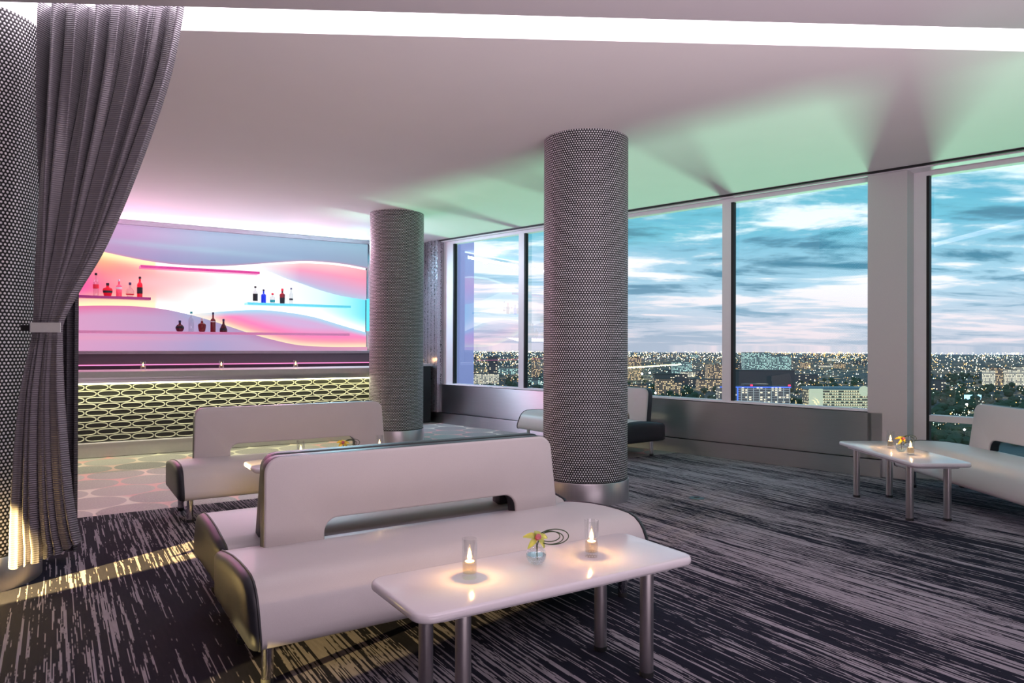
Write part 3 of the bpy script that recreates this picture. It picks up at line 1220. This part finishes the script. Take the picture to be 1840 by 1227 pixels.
zB, zC, zD = 2.25, 2.225, 1.705
bottle(.536, zB, .36, TALL, 'clear', 'black', 'red', 'tall clear bottle with red label, leftmost on the plum shelf', (.32, .50))
bottle(.697, zB, .21, SQUAT, 'red', 'black', 'black', 'squat red decanter bottle with black label on the plum shelf', (.25, .55), 1.05)
bottle(.855, zB, .275, SHOULD, 'pink', 'white', 'white', 'square-shouldered pink bottle with white cap on the plum shelf', (.42, .55))
bottle(1.01, zB, .235, ROUND, 'clear', 'navy', 'red', 'round clear bottle with navy stopper on the plum shelf', (.14, .22))
bottle(1.15, zB, .335, TALL, 'red', 'black', 'black', 'tall red bottle with black label, rightmost on the plum shelf', (.18, .48))
bottle(2.952, zC, .29, TALL, 'clear', 'black', 'black', 'clear bottle with tall dark label, leftmost on the teal shelf', (.12, .55))
bottle(3.093, zC, .24, SHOULD, 'blue', 'navy', None, 'bright blue glass bottle on the teal shelf')
bottle(3.247, zC, .18, FLAT, 'clear', 'red', 'teal', 'small clear flat bottle with red stopper on the teal shelf', (.1, .35), .85)
bottle(3.418, zC, .27, FLAT, 'brown', 'red', 'black', 'brown bottle with red cap and wide shoulders on the teal shelf', (.05, .4), .85)
bottle(3.574, zC, .29, TALL, 'clear', 'navy', 'black', 'slim clear bottle with thin dark markings, rightmost on the teal shelf', (.24, .34), .8)
bottle(1.745, zD, .185, ROUND, 'dark', 'navy', 'black', 'round dark bottle with black band, leftmost on the rose shelf', (.3, .5), 1.05)
bottle(1.919, zD, .335, TALL, 'clear', 'teal', None, 'tall clear bottle with teal cap on the rose shelf', k=1.1)
bottle(2.087, zD, .225, SQUAT, 'brown', 'white', None, 'squat brown decanter with pale stopper on the rose shelf', k=.98)
bottle(2.261, zD, .335, SHOULD, 'brown', 'navy', 'white', 'tall square brown bottle with pale band on the rose shelf', (.50, .55), 1.0)
bottle(2.429, zD, .225, TAPER, 'dark', 'navy', 'black', 'tapered dark red bottle, rightmost on the rose shelf', (.12, .3), .95)

# ------------------------------------------------------------------ curtains
cur = thing('curtain', 'grey ribbed curtain gathered by a metal holdback at the left', 'curtain', (*LD(0, 0), 0), -YAW)
Rt = [(.30, -2.585), (.361, -2.612), (.63, -2.66), (1.165, -2.706), (1.55, -2.716), (1.634, -2.706), (1.80, -2.626), (2.07, -2.471), (2.424, -2.321), (2.85, -2.167), (3.188, -2.066), (3.6, -1.985)]
Lt = [(.15, -3.015), (.56, -3.0), (1.165, -2.954), (1.6, -2.88), (2.57, -2.87), (3.6, -2.85)]
NF = 7
rows = []
NZ, NU = 90, 264
for j in range(NZ + 1):
    t = j / NZ
    row = []
    for i in range(NU + 1):
        u = i / NU
        hem = .18 + .16 * u ** 1.5 + .02 * math.sin(2 * PI * NF * u)
        z = lerp(3.60, hem, t)
        l, r = spline(Lt, z), spline(Rt, z)
        # sag lines: folds crowd to the right edge higher up, where cloth pulls to the holdback
        w = r - l
        uu = u + .018 * math.sin(2 * PI * 3 * u + z * .9) + .010 * math.sin(2 * PI * 7.3 * u + 1.7 * z)
        lat = l + w * u
        amp = min(.055, .014 + w * .055) * (.80 + .30 * math.sin(5.1 * u + 1.))
        amp *= 1. if z < 1.5 or z > 1.75 else .75
        fold = math.sin(2 * PI * NF * uu + .5 * math.sin(z * 1.3))
        fold = math.copysign(abs(fold) ** .8, fold)
        d0 = lerp(4.385, 4.25, min(1, t * 1.2))
        dep = d0 + amp * fold + .22 * amp * math.sin(2 * PI * 17 * uu + z + 2.)
        lat *= d0 / 4.3
        lat += .014 * math.cos(2 * PI * NF * uu) * min(1, w / .3)
        row.append((lat, dep, z))
    rows.append(row)
mb = MB()
mb.grid(rows)
mb.build('drape', M['fabric'], cur, smooth=80)

dr = thing('curtain', 'dark curtain panel hanging straight behind the gathered curtain', 'curtain', (0, 0, 0), -YAW)
rows = []
for j in range(31):
    z = lerp(3.52, .03, j / 30)
    row = []
    for i in range(81):
        u = i / 80
        row.append((lerp(-3.32, -3.075, u), 5.02 + .022 * math.sin(2 * PI * 5 * u) + .05 * u, z))
    rows.append(row)
mb = MB()
mb.grid(rows)
k = NT('dark_ribbed_fabric')
x, y, z = k.sep(k.coord())
rib = k.m('SINE', k.m('MULTIPLY', z, 2 * PI / .016))
cc = k.mix(k.m('ADD', k.m('MULTIPLY', rib, .4), .5), (.022, .02, .028), (.07, .064, .078))
M['dark_fabric'] = k.done(k.bsdf(cc, .6, 0., k.bump(rib, .4, .004)))
mb.build('drape', M['dark_fabric'], dr, smooth=80)

tie = thing('curtain_holdback', 'brushed metal curtain holdback band on the left tiled column', 'curtain holdback', (*LD(-2.705, 4.18), 1.565), -YAW)
MB().box(-.083, .09, -.045, -.040, 0, .056).build('front_band', simple('pale_metal', (.72, .74, .72), .4, .2), tie, smooth=0)
MB().box(-.088, -.083, -.045, .16, 0, .056).build('side_arm', M['chrome'], tie, smooth=0)
MB().box(-.27, -.083, .145, .16, .01, .046).build('bracket', M['black'], tie, smooth=0)

# small round floor outlet in the carpet
fo = thing('floor_outlet', 'small round floor outlet cover set in the carpet right of the big column', 'floor outlet', (5.33, 4.95, 0))
MB().lathe([(.075, .0005), (.075, .004), (.068, .006)], 24).build('cover', simple('outlet_cover', (.03, .05, .07), .4), fo)
MB().lathe([(.03, .0062), (.03, .008)], 16).build('cap', M['rubber'], fo)

# ------------------------------------------------------------------ the city far below
GZ = -95.


def ground_mat():
    k = NT('city_ground')
    co = k.coord()
    x, y, z = k.sep(co)
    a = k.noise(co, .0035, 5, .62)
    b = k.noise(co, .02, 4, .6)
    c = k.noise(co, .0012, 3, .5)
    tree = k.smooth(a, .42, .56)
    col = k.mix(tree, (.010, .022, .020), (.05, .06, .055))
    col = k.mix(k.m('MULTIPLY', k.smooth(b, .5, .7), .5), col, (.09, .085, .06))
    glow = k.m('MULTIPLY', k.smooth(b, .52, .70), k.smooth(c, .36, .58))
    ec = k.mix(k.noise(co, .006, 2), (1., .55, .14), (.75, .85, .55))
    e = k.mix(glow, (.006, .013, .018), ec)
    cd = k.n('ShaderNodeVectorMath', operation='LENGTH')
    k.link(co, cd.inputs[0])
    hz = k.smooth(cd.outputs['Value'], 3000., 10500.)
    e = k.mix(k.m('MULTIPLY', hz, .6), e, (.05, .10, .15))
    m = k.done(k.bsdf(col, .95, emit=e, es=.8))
    m.cycles.emission_sampling = 'NONE'
    return m


mb = MB()
n = 96
RAD = [60, 300, 900, 2500, 6000, 10400]
vs = [(0, 0, GZ)]
for r in RAD:
    vs += [(r * math.cos(2 * PI * i / n), r * math.sin(2 * PI * i / n), GZ) for i in range(n)]
fs = [(0, 1 + i, 1 + (i + 1) % n) for i in range(n)]
for j in range(len(RAD) - 1):
    for i in range(n):
        kx = (i + 1) % n
        fs.append((1 + j * n + i, 1 + (j + 1) * n + i, 1 + (j + 1) * n + kx, 1 + j * n + kx))
mb.add(vs, fs)
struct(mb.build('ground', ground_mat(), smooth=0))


def facade(name, wall, lit, cell=(3.2, 3.4), frac=.5, es=1.6, glowc=None, glow=0.):
    """building facade with a procedural grid of windows, some of them lit"""
    k = NT(name)
    co = k.coord()
    x, y, z = k.sep(co)
    h = k.m('ADD', x, y)
    u = k.m('DIVIDE', h, cell[0])
    v = k.m('DIVIDE', z, cell[1])
    fu = k.m('FLOORED_MODULO', u, 1.)
    fv = k.m('FLOORED_MODULO', v, 1.)
    win = k.m('MULTIPLY', k.m('MULTIPLY', k.m('GREATER_THAN', fu, .22), k.m('LESS_THAN', fu, .82)),
              k.m('MULTIPLY', k.m('GREATER_THAN', fv, .25), k.m('LESS_THAN', fv, .80)))
    w = k.n('ShaderNodeTexWhiteNoise', noise_dimensions='2D')
    k.link(k.comb(k.m('FLOOR', u), k.m('FLOOR', v), 0.), w.inputs[0])
    on = k.m('MULTIPLY', win, k.m('LESS_THAN', w.outputs[0], frac))
    wc = k.mix(w.outputs[0], lit, tuple(min(1, q * .7 + .2) for q in lit))
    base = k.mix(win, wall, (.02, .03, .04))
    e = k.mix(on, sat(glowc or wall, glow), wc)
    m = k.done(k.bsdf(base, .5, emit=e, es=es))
    m.cycles.emission_sampling = 'NONE'
    return m


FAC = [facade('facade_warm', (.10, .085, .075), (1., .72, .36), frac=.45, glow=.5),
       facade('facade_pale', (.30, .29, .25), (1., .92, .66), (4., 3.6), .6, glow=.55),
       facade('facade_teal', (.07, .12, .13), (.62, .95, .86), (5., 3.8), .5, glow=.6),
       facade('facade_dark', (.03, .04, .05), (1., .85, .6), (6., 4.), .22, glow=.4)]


def pxl(px, dep):
    """sideways distance of something seen at a bearing, used once to lay out the city plan"""
    return (px - 920) / 1284 * dep


BLD = [(pxl(1357, 1000), 1010, 64), (pxl(1512, 1110), 1110, 66), (pxl(1748, 1270), 1270, 20)]


def clear(lat, dep, m):
    return all(math.hypot(lat - a, dep - b) > r + m for a, b, r in BLD)


def slab_building(name, label, u_lat, dep, w, d, h, mat, cap=None, group=None):
    BLD.append((u_lat, dep, math.hypot(w, d) / 2 + 1))
    x, y = LD(u_lat, dep)
    t = thing(name, label, 'building', (x, y, GZ), -YAW + .0, group)
    MB().box(-w / 2, w / 2, -d / 2, d / 2, 0, h).build('walls', mat, t, smooth=0)
    MB().box(-w / 2 - .4, w / 2 + .4, -d / 2 - .4, d / 2 + .4, h, h + 1.2).build('roof', cap or M['rubber'], t, smooth=0)
    return t




M['blue_led'] = emis('blue_roof_led', (.06, .16, 1.), 2.2, sample=False)
M['red_led'] = emis('red_beacon', (1., .03, .10), 3., sample=False)
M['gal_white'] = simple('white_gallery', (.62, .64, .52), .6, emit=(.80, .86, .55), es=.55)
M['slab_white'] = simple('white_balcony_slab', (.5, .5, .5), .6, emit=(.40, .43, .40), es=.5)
# apartment block with a blue light line along the roof
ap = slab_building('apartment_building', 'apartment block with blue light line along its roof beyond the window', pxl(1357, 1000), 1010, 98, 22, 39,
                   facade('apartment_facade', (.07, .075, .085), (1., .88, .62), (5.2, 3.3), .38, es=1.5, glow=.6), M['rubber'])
MB().box(-49.6, 49.6, -11.8, -11.0, 38.4, 39.6).build('roof_light', M['blue_led'], ap, smooth=0)
MB().box(-25.5, -24.3, -11.9, -11.2, 0, 39).build('edge_light', M['blue_led'], ap, smooth=0)
for q in range(11):
    MB().box(-24, 48, -12.6, -11.05, 3.3 * q + 2.9, 3.3 * q + 3.35).build('balcony_slab', M['slab_white'], ap, smooth=0)
for q in range(9):
    MB().box(-20 + q * 8.4, -19.2 + q * 8.4, -12.5, -11.04, 0, 38).build('pier', M['slab_white'], ap, smooth=0)
MB().box(-14, 20, -7, 7, 40.2, 43).build('penthouse', FAC[3], ap, smooth=0)
for bx in (-6, 47):
    MB().box(bx, bx + 3, -9, -8, 40.4, 42.4).build('beacon', M['red_led'], ap, smooth=0)
# pale office with galleries and round gable
of = thing('office_building', 'long pale office with lit galleries and a round gable right of the apartments', 'building', (*LD(pxl(1512, 1110), 1110), GZ), -YAW)
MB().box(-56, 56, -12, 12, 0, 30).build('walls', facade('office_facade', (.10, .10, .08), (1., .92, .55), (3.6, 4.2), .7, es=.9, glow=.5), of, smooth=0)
for q in range(7):
    MB().box(-56.4, 56.4, -13.6, -12.05, 4.2 * q + 3.3, 4.2 * q + 4.4).build('gallery', M['gal_white'], of, smooth=0)
MB().box(-58, 60, -14, 14, 30.1, 33.5).build('roof', simple('teal_roof', (.06, .13, .17), .5, emit=(.05, .12, .17), es=.6), of, smooth=0)
MB().box(-56, -36, -17, -13.7, 0, 31).build('stair_tower', M['gal_white'], of, smooth=0)
mb = MB()
mb.add([(28 + 8 * math.cos(a), -14.3, 28 + 8 * math.sin(a)) for a in [2 * PI * i / 24 for i in range(24)]], [tuple(range(24))])
mb.build('round_gable', M['gal_white'], of, smooth=0)
# mid-distance landmarks
ml = slab_building('warehouse', 'big dark blind block directly behind the blue-lit apartments', pxl(1372, 1600), 1620, 135, 50, 41, simple('dark_cladding', (.03, .035, .042), .7, emit=(.03, .04, .05), es=.5))
tw = slab_building('office_tower', 'wide teal-lit office tower on the horizon, taller left half', pxl(1362, 2500), 2520, 90, 40, 73, FAC[2])
slab_building('office_tower', 'teal-lit office tower on the horizon, lower right half', pxl(1404, 2500), 2530, 76, 40, 62, FAC[2])
slab_building('brick_tower', 'brown lit block left of the amber star light', pxl(1196, 1400), 1410, 34, 20, 31, FAC[0])
slab_building('brick_tower', 'lower brown lit block right beside the taller brown block', pxl(1217, 1400), 1415, 18, 20, 24, FAC[0])
slab_building('residential_tower', 'amber-lit tower just right of the big column', pxl(1139, 2000), 2000, 36, 30, 64, FAC[0])
slab_building('residential_tower', 'cool-lit block beside the window mullion on the horizon', pxl(1225, 2300), 2300, 60, 30, 44, FAC[2])
slab_building('residential_tower', 'amber-lit block left of the window mullion', pxl(1283, 1900), 1900, 40, 30, 46, FAC[0])
slab_building('residential_tower', 'tall dark tower seen through the leftmost pane', pxl(886, 2100), 2100, 30, 26, 62, FAC[3])
slab_building('residential_tower', 'small lit tower seen left of the big column', pxl(963, 2100), 2100, 26, 26, 58, FAC[0])
for px, h in ((1795, 38), (1812, 44), (1836, 40), (1856, 46)):
    slab_building('residential_tower', 'pinkish lit tower in the cluster beyond the right window', pxl(px, 1750), 1750 + h, 20, 20, h,
                  FAC[1] if h != 44 else FAC[0], group='tower cluster beyond the right window')
bb2 = thing('lit_sign', 'bright blue-white lit roof in the dark park beyond the right window', 'sign', (*LD(pxl(1748, 1270), 1270), GZ), -YAW)
MB().box(-15, 15, -.5, .5, 3, 11).build('panel', emis('blue_white_panel', (.35, .75, 1.), 2.5, sample=False), bb2, smooth=0)
for q in (-12, 12):
    MB().box(q - .5, q + .5, -.4, .4, 0, 3).build('post', M['rubber'], bb2, smooth=0)
rng = random.Random(11)
proto = None
for i in range(70):
    ang = math.radians(rng.uniform(-8, 44))
    v = rng.uniform(5, 60) ** 1.0
    dep = 123900 / (14 + v * 1.15)
    lat = math.tan(ang) * dep
    if abs(pxl(1365, dep) - lat) < 90 and dep < 1500:
        continue
    if dep < 1500 and pxl(1440, dep) < lat < pxl(1580, dep):
        continue
    w, d, h = rng.uniform(25, 90), rng.uniform(18, 40), rng.uniform(8, 26)
    if not clear(lat, dep, w / 2 + 12):
        continue
    slab_building('city_building', 'small lit city building far below beyond the windows', lat, dep, w, d, h, FAC[rng.choice([0, 0, 1, 2, 3, 3])], group='small city buildings far below')


# street and house lights: thousands, one object per colour
def light_field(name, label, n, mat, seed, rmin, rmax, vexp, dense):
    rg = random.Random(seed)
    mb = MB()
    cl = [(math.radians(rg.uniform(-12, 46)), rg.uniform(0, 1)) for _ in range(60)]
    for i in range(n):
        if rg.random() < dense:
            ca, cv = rg.choice(cl)
            ang = ca + rg.gauss(0, .028)
            f = min(1, max(0, cv ** 1.6 + rg.gauss(0, .02)))
        else:
            ang = math.radians(rg.uniform(-14, 48))
            f = rg.random() ** vexp
        v = 12.8 + f * 150
        dep = 123900 / v
        lat = math.tan(ang) * dep
        if not clear(lat, dep, dep / 500):
            continue
        x, y = LD(lat, dep)
        r = dep / 1284 * rg.uniform(rmin, rmax) * (1.7 if rg.random() < .07 else 1)
        z = GZ + rg.uniform(4, 9) + r
        mb.add([(x + r, y, z), (x, y + r, z), (x - r, y, z), (x, y - r, z), (x, y, z + r), (x, y, z - r)],
               [(0, 1, 4), (1, 2, 4), (2, 3, 4), (3, 0, 4), (1, 0, 5), (2, 1, 5), (3, 2, 5), (0, 3, 5)])
    o = mb.build(name, mat, smooth=0)
    tag(o, label, 'city lights', kind='stuff')
    return o


light_field('street_lights', 'countless amber street lights spread over the city below', 3600, emis('amber_street', (1., .55, .16), 5., False), 3, .30, .85, 1.7, .45)
light_field('house_lights', 'countless warm white lights spread over the city below', 4200, emis('warm_white_street', (1., .86, .60), 6., False), 4, .30, .9, 2.0, .45)
light_field('lot_lights', 'countless cool greenish lights spread over the city below', 1700, emis('cool_street', (.70, 1., .86), 5.5, False), 5, .30, .95, 1.9, .5)
# treetops in the parks below
rg = random.Random(21)
mb = MB()
ICO = bmesh.new()
bmesh.ops.create_icosphere(ICO, subdivisions=1, radius=1)
iv = [v.co.copy() for v in ICO.verts]
ifc = [[v.index for v in f.verts] for f in ICO.faces]
ICO.free()
for i in range(1700):
    if rg.random() < .7:
        ang = math.radians(rg.uniform(27, 46))
        v = rg.uniform(52, 180)
    else:
        ang = math.radians(rg.uniform(-10, 30))
        v = rg.uniform(60, 110)
    dep = 123900 / v
    r = rg.uniform(4, 9)
    if not clear(math.tan(ang) * dep, dep, 11):
        continue
    x, y = LD(math.tan(ang) * dep, dep)
    jit = [rg.uniform(.8, 1.2) for _ in iv]
    mb.add([(x + c.x * r * j, y + c.y * r * j, GZ + r * .75 + c.z * r * .85 * j) for c, j in zip(iv, jit)], ifc)
tag(mb.build('treetops', simple('night_foliage', (.03, .055, .03), .9, var=.5, scale=.05, emit=(.02, .035, .02), es=.35), smooth=0), 'dark treetops massed in the parks far below', 'trees', kind='stuff')
# larger floodlights
fl = emis('floodlight', (1., .97, .85), 14., False)
fa = emis('amber_floodlight', (1., .62, .15), 14., False)
for px, v, m, lab in ((1154, 670, fl, 'brightest white floodlight beyond the window right of the big column'), (1168, 668, fl, 'second white floodlight beside the brightest one'),
                      (1260, 691, fa, 'bright amber floodlight among the city lights'), (1178, 709, fl, 'small white floodlight low beyond the window'),
                      (1733, 782, fl, 'white floodlight low beyond the right window'), (1737, 730, fl, 'white floodlight beside the dark park'), (1338, 651, fl, 'white floodlight at the horizon tower')):
    dep = 123900 / (v - 620 + 8)
    r = dep / 1284 * 2.0
    x, y = LD(pxl(px, dep), dep)
    t = thing('floodlight', lab, 'light', (x, y, GZ))
    mb = MB()
    mb.add([(c.x * r, c.y * r, 12 + c.z * r) for c in iv], ifc)
    mb.build('lamp_head', m, t)
    MB().box(-.3, .3, -.3, .3, 0, 12 - r).build('mast', M['rubber'], t, smooth=0)

# ------------------------------------------------------------------ sky
wd = bpy.data.worlds.new('World')
SC.world = wd
wd.use_nodes = True
T = wd.node_tree
T.nodes.clear()
k = NT.__new__(NT)
k.mat, k.t = None, T
k.out = T.nodes.new('ShaderNodeOutputWorld')
dirv = k.n('ShaderNodeTexCoord').outputs['Generated']
x, y, z = k.sep(dirv)
# turn so that 'across' runs along the windows' view
lat = k.m('SUBTRACT', k.m('MULTIPLY', x, C_), k.m('MULTIPLY', y, S_))
fwd = k.m('ADD', k.m('MULTIPLY', x, S_), k.m('MULTIPLY', y, C_))
zz = k.m('MAXIMUM', z, 0.)
pz = k.m('ADD', zz, .09)
cu = k.m('DIVIDE', lat, pz)
cv = k.m('DIVIDE', fwd, pz)
cc = k.comb(k.m('MULTIPLY', cu, .75), k.m('MULTIPLY', cv, 1.0), 4.9)
n1 = k.noise(cc, .95, 7, .60, .45)
n2 = k.noise(k.comb(k.m('MULTIPLY', cu, .5), k.m('MULTIPLY', cv, 1.3), 8.1), 2.0, 5, .6, .3)
cl = k.m('ADD', k.m('MULTIPLY', n1, .72), k.m('MULTIPLY', n2, .28))
sky = k.ramp(zz, [(0., (.60, .63, .72)), (.03, (.58, .66, .77)), (.08, (.42, .68, .83)), (.15, (.15, .52, .68)), (.25, (.07, .40, .57)), (.6, (.06, .30, .55))])
bright = k.ramp(zz, [(0., (.84, .74, .79)), (.04, (.90, .84, .88)), (.09, (.97, 1.0, 1.02)), (.25, (.78, 1., 1.08)), (.6, (.6, .9, 1.))])
darkc = k.ramp(zz, [(0., (.42, .51, .63)), (.05, (.22, .41, .55)), (.10, (.06, .24, .36)), (.25, (.035, .20, .31)), (.6, (.05, .24, .40))])
c = k.mix(k.smooth(cl, .50, .585), sky, bright)
c = k.mix(k.m('MULTIPLY', k.smooth(cl, .495, .41), .95), c, darkc)
bg = k.n('ShaderNodeBackground')
k.link(c, bg.inputs[0])
bg.inputs[1].default_value = 1.2
k.link(bg.outputs[0], k.out.inputs[0])


# ------------------------------------------------------------------ lamps
def area(name, loc, target, sx, sy, e, color, spread=PI):
    li = bpy.data.lights.new(name, 'AREA')
    li.shape = 'RECTANGLE'
    li.size, li.size_y = sx, sy
    li.energy = e
    li.color = color
    li.spread = spread
    o = bpy.data.objects.new(name, li)
    COL.objects.link(o)
    o.location = loc
    o.rotation_euler = (Vector(target) - Vector(loc)).to_track_quat('-Z', 'Y').to_euler()
    return o


def spot(name, loc, target, e, color, ang, blend=.3, size=.05):
    li = bpy.data.lights.new(name, 'SPOT')
    li.energy = e
    li.color = color
    li.spot_size = math.radians(ang)
    li.spot_blend = blend
    li.shadow_soft_size = size
    o = bpy.data.objects.new(name, li)
    COL.objects.link(o)
    o.location = loc
    o.rotation_euler = (Vector(target) - Vector(loc)).to_track_quat('-Z', 'Y').to_euler()
    return o


area('room_light', (1.6, .5, 3.42), (2.0, 3.0, 0), 3.8, 1.2, 72, (1., .80, .92))  # unseen fill added near the ceiling to brighten the seating
area('slot_wash', (*LD(.2, 4.42), CEIL + .10), (*LD(.2, 4.75), 0), 6.5, .2, 30, (1., .82, .95))
area('up_fill', (2.2, -1.2, .5), (2.9, 2.4, 4.2), 5., 2.0, 160, (1., .82, .90), math.radians(105))
area('bar_uplight', (1.6, 12.1, 1.62), (1.6, 11.6, 3.5), 6., .3, 44, (.98, .84, 1.))  # unseen fill added behind the counter to brighten the ceiling
area('counter_wash', (1.3, 10.68, .96), (1.3, 10.35, 0), 7., .05, 42, (1., .97, .62))
# LED cove along the top of the feature wall
for x0, x1, e, cl_ in ((-1.6, .9, 20, (1., .36, .70)), (.95, 2.9, 18, (.95, .80, 1.)), (2.95, 5.0, 20, (.55, .90, 1.))):
    area('cove_lamp', ((x0 + x1) / 2, 12.99, 3.40), ((x0 + x1) / 2, 10.8, 3.70), x1 - x0, .06, e, cl_)
# added unseen spots for the colour the glowing wall throws into the room
spot('wall_glow', (1.0, 12.93, 3.36), (1.6, 9.6, 0), 150, (1., .20, .48), 130, .7, .05)
spot('wall_glow', (3.2, 12.93, 3.36), (5.6, 9.6, 0), 190, (1., .40, .58), 130, .7, .05)
spot('wall_glow', (4.4, 12.93, 3.36), (6.0, 9.6, 0), 280, (.35, .82, 1.), 130, .7, .05)
# green glow of the street coming up through the windows
gx, gy = 8.0 + 60 * math.cos(math.radians(30)), 4.6 + 60 * math.sin(math.radians(30))
area('street_glow', (gx, gy, -46.), (7.6, 6.0, 2.2), 13., 8.5, 60000, (.42, 1., .62))
# low warm lamp at the left of the curtain
spot('low_warm_spot', (-2.6, 4.06, .62), (.35, 6.02, .05), 15000, (1., .70, .24), 24, .12, .02)
spot('low_warm_spot', (-2.6, 2.15, .34), (1.25, 3.42, .02), 2600, (1., .74, .28), 8, .15, .02)

# ------------------------------------------------------------------ camera
cam = bpy.data.cameras.new('camera')
co = bpy.data.objects.new('camera', cam)
COL.objects.link(co)
cam.sensor_width = 36
cam.lens = 1284 / 1840 * 36
cam.clip_start = .05
cam.clip_end = 40000
pitch = math.radians(.29)
R = Matrix.Rotation(-YAW, 4, 'Z') @ Matrix.Rotation(PI / 2 + pitch, 4, 'X') @ Matrix.Rotation(math.radians(.2), 4, 'Z')
co.matrix_world = Matrix.Translation((0, 0, EYE)) @ R
SC.camera = co
SC.view_settings.view_transform = 'Standard'
SC.view_settings.look = 'None'
SC.view_settings.exposure = 0.
SC.cycles.use_denoising = True
SC.cycles.max_bounces = 8
SC.cycles.transparent_max_bounces = 16
SC.cycles.sample_clamp_indirect = 6.
